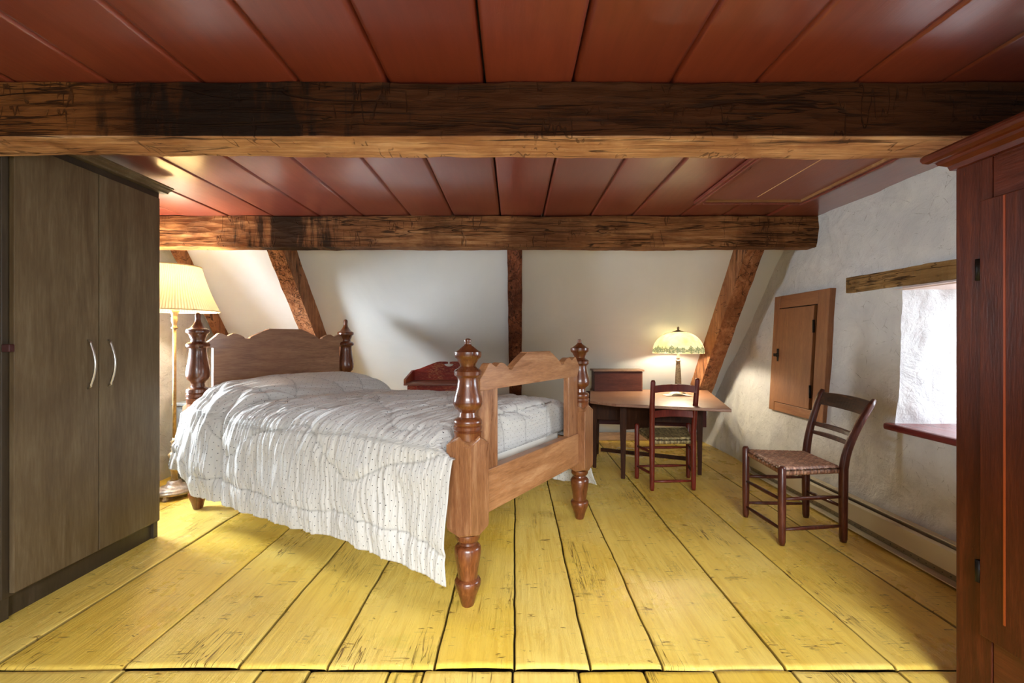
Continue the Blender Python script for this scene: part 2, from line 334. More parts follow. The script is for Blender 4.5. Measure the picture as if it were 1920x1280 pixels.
def shade_mat():
    t = NT('pleated_cream_shade'); c = t.mix(t.noise(30, 3), srgb(244, 222, 170), srgb(250, 234, 192))
    d = t.n('ShaderNodeBsdfDiffuse', {'Color': c}); tr = t.n('ShaderNodeBsdfTranslucent', {'Color': srgb(112, 98, 74)}); m = t.n('ShaderNodeMixShader', {0: .55})
    t.l(d.outputs[0], m.inputs[1]); t.l(tr.outputs[0], m.inputs[2])
    t.l(m.outputs[0], t.t.nodes['Material Output'].inputs[0]); return t.m
M['shade'] = shade_mat()
def glass_shade_mat():
    t = NT('reverse_painted_glass'); x = t.n('ShaderNodeSeparateXYZ', {0: t.tc.outputs['Object']})
    ang = t.math('ARCTAN2', x.outputs[1], x.outputs[0]); cmb = t.n('ShaderNodeCombineXYZ', {0: ang, 1: 0.0, 2: 0.0}).outputs[0]
    tr = t.noise(3.4, 5, .7, cmb); tr = t.ramp(tr, [(.42, 0.0), (.62, 1.0)]); z = x.outputs[2]
    spk = t.noise(70, 5, .75)
    hgt = t.math('ADD', t.math('MULTIPLY', tr, .042), t.math('ADD', t.math('MULTIPLY', spk, .02), .388))
    band = t.math('MULTIPLY', t.math('LESS_THAN', z, hgt), t.math('GREATER_THAN', z, t.math('SUBTRACT', .376, t.math('MULTIPLY', t.math('MULTIPLY', tr, spk), .035))))
    c = t.mix(t.ramp(t.noise(9, 4, .6), [(.4, 0.0), (.6, 1.0)]), srgb(252, 248, 222), srgb(250, 236, 180))
    c = t.mix(t.math('MULTIPLY', band, t.ramp(spk, [(.36, .25), (.5, .85)])), c, srgb(86, 116, 92))
    d = t.n('ShaderNodeBsdfDiffuse', {'Color': c}); tl = t.n('ShaderNodeBsdfTranslucent', {'Color': t.mix(1.0, c, (.15, .145, .13, 1), 'MULTIPLY')}); m = t.n('ShaderNodeMixShader', {0: .55})
    g = t.n('ShaderNodeBsdfGlossy', {'Roughness': .15}); m2 = t.n('ShaderNodeMixShader', {0: .05})
    t.l(d.outputs[0], m.inputs[1]); t.l(tl.outputs[0], m.inputs[2]); t.l(m.outputs[0], m2.inputs[1]); t.l(g.outputs[0], m2.inputs[2])
    t.l(m2.outputs[0], t.t.nodes['Material Output'].inputs[0]); return t.m
M['glass_shade'] = glass_shade_mat()
def bulb_mat():
    t = NT('lit_bulb'); t.p.inputs['Emission Color'].default_value = (1, .82, .55, 1); t.p.inputs['Emission Strength'].default_value = 3; return t.out((1, .9, .7, 1), .4)
M['bulb'] = bulb_mat()
M['weave_brown'] = weave_mat('brown_splint', srgb(176, 126, 98), srgb(204, 158, 128), srgb(122, 78, 60))
M['weave_tan'] = weave_mat('olive_tan_splint', srgb(172, 150, 96), srgb(204, 186, 132), srgb(96, 80, 54))
M['paper'] = plain('ivory_paper', srgb(206, 196, 176), .6, 0, .1)
M['cord'] = plain('cream_cord', srgb(220, 206, 170), .5)

# ------------------------------------------------------------------ structure
CZ = 2.0; SL = 1.24; SY0 = 5.25        # ceiling height; roof plane z = SL*(SY0-Y)
def wx(y, z):
    q = 1-.75*(ss(2.98, 3.08, y)*(1-ss(3.80, 3.90, y))*ss(.45, .54, z)*(1-ss(1.46, 1.56, z)))
    return 2.05+.075*z+q*wn_(y, z)
def wn_(y, z): return .020*fr(y, z, 3.1, 1.4)+.008*fr(y, z, 7.7, 5, 4)+.016*max(0, fr(y, z, 1.7, 3.2, 4))
def lx(y, z): return -2.80+.020*fr(y, z, 13.1, 1.4)+.012*fr(y, z, 17.7, 5, 4)

def attr(o, name, vals):
    a = o.data.attributes.new(name, 'FLOAT', 'POINT'); a.data.foreach_set('value', np.asarray(vals, dtype=np.float32))
def boards():
    mb = MB(); tone = []; dirt = []
    seams = [-2.86, -2.30, -1.76, -1.32, -.93, -.63, -.27, 0, .255, .50, .91, 1.285, 1.70, 2.12, 2.25]
    near = [-2.86, -2.35, -1.9, -1.30, -.84, -.68, -.42, -.30, -.005, .21, .43, .66, .92, 1.28, 1.62, 2.25]
    def strip(xa, xb, y0, y1, sd, ny, taper=0):
        tn = random.random(); lz = random.uniform(-.004, .001); n0 = len(mb.v); cup = random.uniform(-.003, .004)
        W_ = xb-xa; us = [0, .0012/W_, .004/W_, .009/W_, .03/W_, .2, .35, .5, .65, .8, 1-.03/W_, 1-.009/W_, 1-.004/W_, 1-.0012/W_, 1]; ys = [y0, y0+.002, y0+.006, y0+.012]+lin(y0+.025, y1-.025, ny)+[y1-.012, y1-.006, y1-.002, y1]
        rng = random.random()*50
        for u in us:
            for k, y in enumerate(ys):
                wv = lambda s_: .006*mn.noise(Vector((s_*9.3, y*2.2, 1)))+.0025*mn.noise(Vector((s_*5.3, y*11, 4)))
                a = xa+.0020+wv(xa); b = xb-.0020+wv(xb); x = a+(b-a)*u
                e = min(u, 1-u)*(xb-xa); ed = -.005*(1-ss(0, .006, e))
                ey = min(y-y0, y1-y); 
                if ey < .012: ed -= .007*(1-ss(0, .012, ey))
                z = lz+cup*(1-4*(u-.5)**2)+.0035*mn.noise(Vector((x*3, y*.8, rng)))+.0012*mn.noise(Vector((x*30, y*3, rng)))+ed
                if u in (0, 1): z -= .03
                mb.v.append((x, y, z)); tone.append(tn); dirt.append(1 if u in (0, 1) else (.7 if (u*W_ < .0013 or (1-u)*W_ < .0013) else 0))
        nw = len(ys)
        for i in range(len(us)-1):
            for j in range(nw-1):
                mb.f.append((n0+i*nw+j, n0+(i+1)*nw+j, n0+(i+1)*nw+j+1, n0+i*nw+j+1)); mb.sm.append(True)
    for i in range(len(seams)-1): strip(seams[i], seams[i+1], 1.563+.004*random.uniform(-1, 1), 5.32, i, 150)
    for i in range(len(near)-1): strip(near[i], near[i+1], -1.6, 1.555, i, 70)
    n = len(mb.v); mb.add([(-2.95, -1.6, -.035), (2.3, -1.6, -.035), (2.3, 5.4, -.035), (-2.95, 5.4, -.035)], [(0, 1, 2, 3)]); tone.extend([0]*4); dirt.extend([1]*4)
    o = mb.build('floor', M['floor']); attr(o, 'tone', tone); attr(o, 'dirt', dirt); o['kind'] = 'structure'
    g = plain('seam_dirt', srgb(60, 42, 16), .9); o.data.materials.append(g); o.data.polygons[len(o.data.polygons)-1].material_index = 1
boards()
def ceiling():
    mb = MB(); tone = []
    se = [-2.95, -2.72, -2.40, -2.07, -1.75, -1.42, -1.10, -.755, -.445, -.105, .205, .55, .85, 1.20, 1.50, 1.82, 2.40]
    for i in range(len(se)-1):
        tn = random.random(); a, b = se[i]+.002, se[i+1]-.002; dz = random.uniform(0, .005); n0 = len(mb.v)
        us = [0, .015, .05, .5, .95, .985, 1]; ys = lin(-1.6, 3.80, 90)
        for u in us:
            for y in ys:
                e = min(u, 1-u)*(b-a); z = CZ+dz+.004*(1-ss(0, .008, e))+.0015*mn.noise(Vector((a*9+u, y*2, 5)))
                if u in (0, 1): z += .03
                x = a+(b-a)*u+.003*mn.noise(Vector((round(a+(b-a)*(u > .5), 2)*7, y*1.5, 2)))
                mb.v.append((x, y, z)); tone.append(tn)
        nw = len(ys)
        for p in range(len(us)-1):
            for q in range(nw-1):
                mb.f.append((n0+p*nw+q, n0+p*nw+q+1, n0+(p+1)*nw+q+1, n0+(p+1)*nw+q)); mb.sm.append(True)
    mb.add([(-3, -1.65, CZ+.04), (2.6, -1.65, CZ+.04), (2.6, 3.9, CZ+.04), (-3, 3.9, CZ+.04)], [(0, 3, 2, 1)]); tone.extend([0]*4)
    o = mb.build('ceiling', M['ceil']); attr(o, 'tone', tone); o['kind'] = 'structure'
    o.data.materials.append(plain('ceiling_seam', srgb(20, 8, 6), .9)); o.data.polygons[len(o.data.polygons)-1].material_index = 1
ceiling()
# right wall with its window niche
NY0, NY1, NZ0, NZ1 = 1.50, 2.56, .64, 1.385
def wall_right():
    mb = MB(); f = lambda y, z: (wx(y, z), y, z)
    for (ya, yb, za, zb) in ((NY1, 5.35, -.03, 2.06), (NY0, NY1, -.03, NZ0), (NY0, NY1, NZ1, 2.06)):
        mb.grid(f, lin(ya, yb, max(2, int((yb-ya)/.018))), lin(za, zb, max(2, int((zb-za)/.018))))
    for (ya, yb, za, zb) in ((.0, NY0, -.03, 2.06), (-1.0, 0, -.03, .75), (-1.0, 0, 1.7, 2.06), (-1.7, -1.0, -.03, 2.06)):
        mb.grid(f, lin(ya, yb, 12), lin(za, zb, 14))
    jn = lambda z, d: .022*min(1, d*8)*fr(z, d, 9.2, 2.6)+.008*min(1, d*8)*fr(z, d, 2.2, 9, 4)
    mb.grid(lambda d, z: (wx(NY1, z)+d, NY1-jn(z, d), z), [0, .01, .02, .035]+lin(.05, .68, 40), lin(NZ0, NZ1, 46))
    mb.grid(lambda d, z: (wx(NY0, z)+d, NY0+jn(z, d+3)*.8*min(1, d*8), z), lin(0, .68, 20), lin(NZ0, NZ1, 20))
    o = mb.build('wall_right', M['rough_wall']); o['kind'] = 'structure'
wall_right()
def window_set(name, mats, x, y0, y1, z0, z1, nx=(1, 0), sill=None, cols=2, rows=2):
    r = bpy.data.objects.new(name, None); C.objects.link(r); r.location = (x, (y0+y1)/2, z0); r['kind'] = 'structure'
    m = MB(); w = .045
    m.box(x-.02, x+.02, y0, y0+w, z0, z1).box(x-.02, x+.02, y1-w, y1, z0, z1).box(x-.02, x+.02, y0+w, y1-w, z0, z0+w).box(x-.02, x+.02, y0+w, y1-w, z1-w, z1)
    for i in range(1, cols): yy = y0+(y1-y0)*i/cols; m.box(x-.012, x+.012, yy-.012, yy+.012, z0+w, z1-w)
    for i in range(1, rows): zz = z0+(z1-z0)*i/rows; m.box(x-.010, x+.010, y0+w, y1-w, zz-.011, zz+.011)
    m.build('window_frame', M['white_paint'], r, .003)
    MB().box(x-.002, x+.002, y0+w*.8, y1-w*.8, z0+w*.8, z1-w*.8).build('window_pane', M['glass'], r)
    return r
w1 = window_set('window_1', None, 2.72, NY0, NY1, NZ0, NZ1+.02, cols=3, rows=2)
s_ = MB(); s_.prism([(2.045, NY0-.05), (2.80, NY0-.05), (2.80, NY1+.01), (2.12, NY1+.01), (2.12, 2.60), (2.055, 2.595)], lambda p, t: (p[0], p[1], t), NZ0-.035, NZ0+.002)
s_.build('window_sill', M['sill'], w1, .012)
s2 = MB(); s2.grid(lambda x, y: (x, y, NZ1-.003), lin(2.10, 2.80, 4), lin(NY0-.02, NY1+.02, 4))
s2.box(2.14, 2.19, NY0, NY1, NZ1-.008, NZ1+.03).build('soffit_board', M['soffit'], w1)
MB().box(2.74, 2.76, NY0-.3, NY0, .4, 1.7).box(2.74, 2.76, NY1, NY1+.3, .4, 1.7).box(2.74, 2.76, NY0-.3, NY1+.3, NZ1+.02, 1.7).box(2.74, 2.76, NY0-.3, NY1+.3, .3, NZ0).build('outer_casing', M['white_paint'], w1)
window_set('fill_window', None, 2.20, -1.0, 0, .75, 1.7)  # unseen window added to let in the side fill
# left wall with small window hidden beside the wardrobe
def wall_left():
    mb = MB(); f = lambda y, z: (lx(y, z), y, z)
    for (ya, yb, za, zb, n) in ((3.35, 5.35, -.03, 2.06, .02), (2.75, 3.35, -.03, .75, .04), (2.75, 3.35, 1.45, 2.06, .04), (-1.7, 2.75, -.03, 2.06, .08)):
        mb.grid(f, lin(ya, yb, max(3, int((yb-ya)/n))), lin(za, zb, max(3, int((zb-za)/n))), flip=True)
    for y in (2.75, 3.35): mb.grid(lambda d, z: (lx(y, z)-d, y, z), lin(0, .18, 4), lin(.75, 1.45, 12))
    for z in (.75, 1.45): mb.grid(lambda d, y: (lx(y, z)-d, y, z), lin(0, .18, 4), lin(2.75, 3.35, 12))
    mb.build('wall_left', M['rough_wall'])['kind'] = 'structure'
wall_left()
window_set('window_2', None, -2.96, 2.75, 3.35, .75, 1.45)
# sloping roof plaster at the back
mb = MB()
def slope(x, t):
    z = -.03+(CZ+.08)*t; y = SY0-z/SL+.012*fr(x, z, 0, .9)+.02*(1-abs(2*t-1))*0; return (x, y, z)
mb.grid(slope, lin(-3.0, 2.45, 70), lin(0, 1, 40), flip=False)
mb.build('wall_back', M['slope'])['kind'] = 'structure'
# wall behind the camera with an opening added for the rear fill light
mb = MB()
for b in ((-3, -.75, -.03, 2.06), (1.25, 2.5, -.03, 2.06), (-.75, 1.25, -.03, .55), (-.75, 1.25, 1.75, 2.06)): mb.box(b[0], b[1], -1.62, -1.5, b[2], b[3])
mb.build('wall_front', M['rough_wall'])['kind'] = 'structure'
MB().box(-2.76, 2.02, 5.10, 5.14, 0, .085).build('baseboard_back', M['skirt'], None, .006)['kind'] = 'structure'

# ------------------------------------------------------------------ beams and rafters
def hewn(name, mat, label, p0, p1, w0, w1, h, side, up, cat='beam', group=None, amp=.006, base=None, seed=0, ends=True):
    """square timber from p0 to p1 (centre line); side/up unit vectors; w = width along side, h = height along up"""
    p0, p1, side, up = Vector(p0), Vector(p1), Vector(side), Vector(up); L = (p1-p0).length; d = (p1-p0)/L
    n = int(L/.022); k = 8; vs = []; fs = []
    for i in range(n+1):
        t = i/n; w = w0+(w1-w0)*t; c = p0+d*L*t; ring = []
        for q in range(4*k):
            s, r = divmod(q, k); u = -1+2*r/k
            a, b = ((u, -1), (1, u), (-u, 1), (-1, -u))[s]
            rr = .985 if max(abs(a), abs(b)) == 1 and min(abs(a), abs(b)) == 1 else 1
            P = c+side*(a*rr*w/2)+up*(b*rr*h/2); nn = (side*a*(abs(a) >= .99)+up*b*(abs(b) >= .99))
            e = Vector((P.x*2.2+seed, P.y*5, P.z*5)); dis = amp*mn.noise(e)+amp*.5*mn.noise(e*4)+amp*.3*mn.noise(Vector((t*L*22+P.z*9, P.y*3, P.z*3)))
            ring.append(P+nn*dis)
        vs += ring
    m = 4*k
    fs = [(i*m+q, i*m+(q+1) % m, (i+1)*m+(q+1) % m, (i+1)*m+q) for i in range(n) for q in range(m)]+[tuple(range(m))[::-1], tuple(n*m+q for q in range(m))]
    mb = MB(); mb.add(vs, fs, True)
    r = mb.build(name, mat); md = r.modifiers.new('e', 'EDGE_SPLIT'); md.split_angle = R(50)
    return tag(r, label, cat, group)
Y, Z = Vector((0, 1, 0)), Vector((0, 0, 1))
hewn('ceiling_beam', M['beam'], 'broad smoke-stained beam with painted shade, nearest the viewer, crossing under the ceiling boards', (-2.95, 1.697, 1.905), (2.42, 1.72, 1.903), .160, .202, .193, Y, Z)
hewn('ceiling_beam', M['beam2'], 'hewn brown beam farther back, below which the white roof slope begins', (-2.95, 3.42, 1.888), (2.235, 3.42, 1.886), .135, .135, .222, Y, Z)
dn = Vector((0, .628, -.778)); nn_ = Vector((0, -.778, -.628))
def rafter(x, x2, w, mat, label, zb=.33, pr=.195):
    zt = 1.93
    def P(xx, z): return Vector((xx, SY0-z/SL, z))+nn_*(pr-.105)
    return hewn('rafter', mat, label, P(x, zt), P(x2, zb), w, w*1.05, .21, (1, 0, 0), nn_, 'rafter', None, .004, seed=x)
rafter(-2.69, -2.69, .05, M['rafter'], 'narrow rafter against the left wall, behind the pleated lampshade', pr=.10)
rafter(-1.84, -1.78, .125, M['rafter'], 'light brown sloping rafter rising behind the headboard')
rafter(0.0, .01, .115, M['rafter_dark'], 'dark upright-looking rafter in the middle, behind the footboard crest')
rafter(1.845, 1.86, .135, M['rafter'], 'orange-brown sloping rafter right of the painted glass lamp')
# ceiling hatch
h = thing('ceiling_hatch', 'framed trapdoor panel in the red ceiling between the two beams', 'hatch', (1.5, 2.5, 1.985))
x0, x1, y0, y1 = 1.155, 1.875, 2.02, 3.0
MB().box(x0+.05, x1-.05, y0+.05, y1-.05, 1.990, 1.999).build('hatch_panel', M['hatch'], h)
MB().box(1.505, 1.510, y0+.1, y1-.12, 1.9885, 1.991).build('panel_crack', plain('pale_crack', srgb(214, 180, 130), .7), h)
for (a, b, c, d, m) in ((x0, x0+.055, y0, y1, 'hatch_frame'), (x1-.055, x1, y0, y1, 'hatch_frame'), (x0+.055, x1-.055, y1-.055, y1, 'hatch_frame'), (x0+.055, x1-.055, y0, y0+.055, 'hatch_frame')):
    mb = MB().box(a, b, c, d, 1.978, 1.9995)
    if b-a < d-c: mb.box(a+.016, a+.034, c+.01, d-.01, 1.970, 1.979)
    else: mb.box(a+.0, b-.0, c+.016, c+.034, 1.970, 1.979)
    mb.build('hatch_moulding', M[m], h, .004)
MB().box(x1-.066, x1-.055, y0+.055, y1-.055, 1.976, 1.9995).box(x0+.055, x1-.066, y1-.066, y1-.055, 1.976, 1.9995).build('inner_bead', M['raw'], h, .002)
# lintel over the niche
l = hewn('window_lintel', M['lintel'], 'weathered brown timber lintel set in the rough wall over the window niche', (2.185, 1.42, 1.437), (2.185, 2.975, 1.452), .12, .12, .098, (1, 0, 0), Z, 'lintel', None, .003)

# ------------------------------------------------------------------ wall cupboard
def wall_cupboard():
    y0, y1, z0, z1 = 3.11, 3.775, .545, 1.452; xf = 2.092
    r = thing('wall_cupboard', 'small honey pine cupboard with black latch set into the rough wall', 'cupboard', (2.14, (y0+y1)/2, z0))
    def X(z): return xf+.055*(z-1)
    def slab(a, b, c, d, t0, t1):
        m = MB(); vs = [(X(z)+t, y, z) for t in (t0, t1) for y in (a, b) for z in (c, d)]
        return vs
    F = [(0,1,3,2),(4,6,7,5),(0,4,5,1),(2,3,7,6),(0,2,6,4),(1,5,7,3)]
    def S(name, mat, a, b, c, d, t0, t1, par=r, bv=.003): return MB().add(slab(a, b, c, d, t0, t1), F).build(name, mat, par, bv)
    S('frame_stile', M['cup'], 3.245-.13, 3.235, z0, z1, 0, .10)
    S('frame_stile', M['cup'], 3.70, y1, z0, z1, 0, .10)
    S('frame_rail', M['cup_x'], 3.235, 3.70, 1.355, z1, .001, .10)
    S('frame_rail', M['cup_x'], 3.235, 3.70, z0, .612, .001, .10)
    d = S('door', M['cup'], 3.262, 3.697, .616, 1.348, -.006, .02)
    S('door_recess', M['iron'], 3.23, 3.71, .60, 1.36, .02, .05)
    for z in (1.20, .74): MB().tube([(X(z)-.008, 3.252, z-.045), (X(z)-.008, 3.252, z+.045)], .008).build('hinge', M['iron'], d)
    zl = .985; m = MB(); m.box(X(zl)-.012, X(zl)-.004, 3.664, 3.684, zl-.05, zl+.05).box(X(zl)-.016, X(zl)-.006, 3.66, 3.725, zl-.012, zl+.012)
    m.lathe([(0, .013), (.012, .015), (.02, .008)], M=Matrix.Translation((X(zl)-.008, 3.672, zl)) @ Matrix.Rotation(R(-90), 4, 'Y'), n=16)
    m.box(X(zl)-.03, X(zl)-.022, 3.63, 3.675, zl-.005, zl+.005); m.build('latch', M['iron'], d, .002)
wall_cupboard()

# ------------------------------------------------------------------ baseboard heater
def heater():
    ya, yb = 1.60, 3.86; r = thing('baseboard_heater', 'long beige metal baseboard heater along the foot of the right wall', 'heater', (1.99, 2.7, 0))
    pr = lambda pts: MB().prism(pts, lambda p, t: (p[0], t, p[1]), ya, yb)
    pr([(2.02, .0), (2.035, .0), (2.035, .172), (1.985, .176), (1.985, .170), (2.02, .166)]).build('back_plate', M['heater'], r, .002)
    pr([(1.945, .062), (1.952, .058), (1.960, .150), (1.953, .154)]).build('front_cover', M['heater'], r, .002)
    pr([(1.953, .154), (1.960, .150), (1.972, .156), (1.970, .162)]).build('top_lip', M['heater'], r, .001)
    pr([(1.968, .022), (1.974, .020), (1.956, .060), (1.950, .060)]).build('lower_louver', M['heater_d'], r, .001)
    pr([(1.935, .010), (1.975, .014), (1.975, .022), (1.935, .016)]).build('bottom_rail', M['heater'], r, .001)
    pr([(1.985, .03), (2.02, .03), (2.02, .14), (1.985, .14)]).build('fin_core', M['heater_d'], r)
    MB().box(1.940, 2.03, yb, yb+.012, .008, .174).build('end_cap', M['heater'], r, .004)
    MB().box(1.940, 2.03, ya-.012, ya, .008, .174).build('end_cap', M['heater'], r, .004)
    m = MB()
    for k in range(int((yb-ya)/.042)):
        y = ya+.02+k*.042; m.lathe([(0, .0022), (.002, .0022)], M=Matrix.Translation((1.9585, y, .041)) @ Matrix.Rotation(R(-114), 4, 'Y'), n=8)
    o = m.build('punched_hole', M['iron'], r); o['kind'] = 'stuff'
heater()

# ------------------------------------------------------------------ bed
N_ = Vector((-.195, 1.93, 0)); FR_ = Vector((.402, 2.872, 0)); HL = Vector((-2.068, 3.03, 0)); HR = Vector((-1.452, 3.985, 0))
def BP(a, b, z):   # a metres across from the near side, b metres from the foot; bilinear between the four posts
    s = a/1.115; t = b/2.17
    p = N_*(1-s)*(1-t)+FR_*s*(1-t)+HL*(1-s)*t+HR*s*t; return Vector((p.x, p.y, z))
U = (FR_-N_).normalized(); V = (HL-N_).normalized()
FOOT = [(0, .024), (.012, .029), (.045, .037), (.072, .048), (.088, .0535), (.104, .055), (.112, .050), (.118, .041), (.135, .042), (.165, .0465), (.195, .052), (.222, .0555), (.243, .0545), (.252, .048), (.258, .037), (.266, .035), (.272, .045), (.283, .052), (.302, .051)]
TOPF = [(.685, .056), (.706, .056), (.722, .059), (.727, .054), (.733, .059), (.745, .059), (.750, .055), (.756, .059), (.770, .058), (.776, .053), (.783, .037), (.802, .034), (.812, .041), (.822, .054), (.837, .0605), (.850, .0605), (.872, .056), (.905, .046), (.933, .042), (.946, .043), (.951, .050), (.957, .0565), (.972, .0575), (.979, .052), (.985, .040), (.993, .032), (1.003, .034), (1.013, .040), (1.022, .044), (1.030, .054), (1.040, .0565), (1.052, .056), (1.058, .044), (1.066, .034), (1.078, .018), (1.085, .0125), (1.093, .0125), (1.099, .0145), (1.104, .013), (1.108, .006)]
TOPH = [(.685, .062), (.705, .064), (.725, .066), (.730, .060), (.736, .067), (.752, .067), (.757, .061), (.763, .067), (.783, .065), (.790, .058), (.797, .040), (.818, .038), (.832, .044), (.848, .060), (.870, .067), (.895, .0675), (.935, .062), (.985, .053), (1.025, .049), (1.045, .049), (1.052, .052), (1.060, .066), (1.074, .068), (1.084, .062), (1.092, .042), (1.108, .040), (1.125, .048), (1.140, .053), (1.150, .066), (1.162, .068), (1.172, .064), (1.180, .046), (1.200, .030), (1.220, .019), (1.240, .0155), (1.262, .0175), (1.275, .014), (1.281, .006)]
def bed():
    r = thing('bed', 'antique brown wooden four-post bed with turned posts and scalloped boards', 'bed', (-.8, 2.95, 0), math.atan2(V.y, V.x))
    for (P, top) in ((N_, TOPF), (FR_, TOPF), (HL, TOPH), (HR, TOPH)):
        m = MB(); hs = .0625
        # square block with pointed-arch faces: corners chamfered at each end
        rings = [(.300, .72, .045), (.306, .93, .0), (.330, 1, 0), (.67, 1, 0), (.70, .90, .0), (.712, .62, .04)]
        vs = []; q = []
        for (z, kc, _) in rings:
            for (sx, sy) in ((-1, -1), (0, -1), (1, -1), (1, 0), (1, 1), (0, 1), (-1, 1), (-1, 0)):
                k = kc if (sx and sy) else (1 if .305 < z < .711 else .9)
                zz = z-(.022 if (sx and sy and z > .69) else 0)+(.012 if (sx and sy and z < .31) else 0)
                v = P+U*(sx*hs*k)+V*(sy*hs*k); vs.append((v.x, v.y, zz))
        n = 8; fs = [(i*n+k, i*n+(k+1) % n, (i+1)*n+(k+1) % n, (i+1)*n+k) for i in range(len(rings)-1) for k in range(n)]+[tuple(range(n))[::-1], tuple((len(rings)-1)*n+k for k in range(n))]
        blk = m.add(vs, fs).build('bed_post', M['bed_z'], r, .003)
        for (pf, nm) in ((FOOT, 'turned_foot'), (top, 'turned_finial')):
            o = MB().lathe(pf, (P.x, P.y), 48).build(nm, M['bed_turn'], blk)
            e = o.modifiers.new('e', 'EDGE_SPLIT'); e.split_angle = R(38)
    def crest(w0, w1, zend, zval, zhump, ztop, cen, half, zbot):
        L = []
        fl, va, hb, no, ha = .122/.5, .275/.5, .345/.5, .385/.5, .43/.5
        def arc(a, b, z0, z1, n, f): return [(a+(b-a)*i/n, z0+(z1-z0)*f(i/n)) for i in range(n+1)]
        sm = lambda t: t*t*(3-2*t)
        right = [(0, ztop), (fl, ztop)]+arc(fl, va-.07, ztop-.004, zval+.014, 6, lambda t: t**1.15)+[(va-.05, zval+.002), (va-.02, zval), (va+.01, zval+.003)]+arc(va+.02, hb, zval+.012, zhump, 5, lambda t: math.sin(t*math.pi/2))+[(hb+.02, zhump-.001), (no-.005, zhump-.017), (no+.015, zhump-.014)]+[(ha-.02, zhump), (ha, zhump+.001), (ha+.02, zhump-.003)]+arc(ha+.03, 1.0, zhump-.008, zend, 6, lambda t: t**.9)
        pts = [(cen+half*u, z) for u, z in right][::-1]; pts = [(cen-half*u, z) for u, z in right][::-1][:-1]+[(cen+half*u, z) for u, z in right]
        return pts
    # footboard
    pts = crest(0, 0, .935, .963, 1.000, 1.043, .577, .512, .884)
    out = [(a, z) for a, z in pts][::-1]+[(.065, .884), (1.05, .884)]
    out = [(.065, .884), (1.05, .884)]+[(min(1.075, max(.05, a)), z) for a, z in pts][::-1]
    MB().prism(out, lambda p, t: BP(p[0], t, p[1]), -.016, .022).build('footboard_crest', M['bed_x'], r, .003)
    mk = lambda a0, a1, z0, z1, b0, b1: [BP(a, b, z) for a in (a0, a1) for b in (b0, b1) for z in (z0, z1)]
    F = [(0,1,3,2),(4,6,7,5),(0,4,5,1),(2,3,7,6),(0,2,6,4),(1,5,7,3)]
    def slab(name, mat, *k, bv=.003): return MB().add(mk(*k), F).build(name, mat, r, bv)
    slab('footboard_stile', M['bed_z'], .06, .200, .53, .886, -.014, .020)
    slab('footboard_stile', M['bed_z'], .93, 1.055, .53, .886, -.014, .020)
    slab('footboard_rail', M['bed_x'], .06, 1.055, .352, .538, -.022, .028)
    # headboard
    hb = crest(0, 0, 1.088, 1.112, 1.148, 1.187, .585, .535, 0)
    out = [(.085, .42), (1.045, .42), (1.045, 1.05), (1.08, 1.05)]+[(min(1.10, max(.03, a)), z) for a, z in hb][::-1]+[(.05, 1.05), (.085, 1.05)]
    MB().prism(out, lambda p, t: BP(p[0], 2.17+t, p[1]), -.014, .016).build('headboard', M['head_board'], r, .003)
    slab('headboard_rail', M['bed_x'], .06, 1.055, .33, .44, 2.145, 2.19)
    slab('side_rail', M['bed_x'], -.018, .018, .36, .50, .06, 2.11)
    slab('side_rail', M['bed_x'], 1.098, 1.134, .36, .50, .06, 2.11)
    for b in lin(.25, 1.95, 7): slab('bed_slat', M['bed_x'], .018, 1.098, .405, .425, b-.04, b+.04)
    return r
bed()
mt = MB().add([BP(a, b, z) for a in (.035, 1.08) for b in (.115, 2.05) for z in (.426, .650)], [(0,1,3,2),(4,6,7,5),(0,4,5,1),(2,3,7,6),(0,2,6,4),(1,5,7,3)]).build('mattress', M['mattress'], None, .04)
tag(mt, 'pale mattress lying on the bed slats under the dotted quilt', 'mattress')

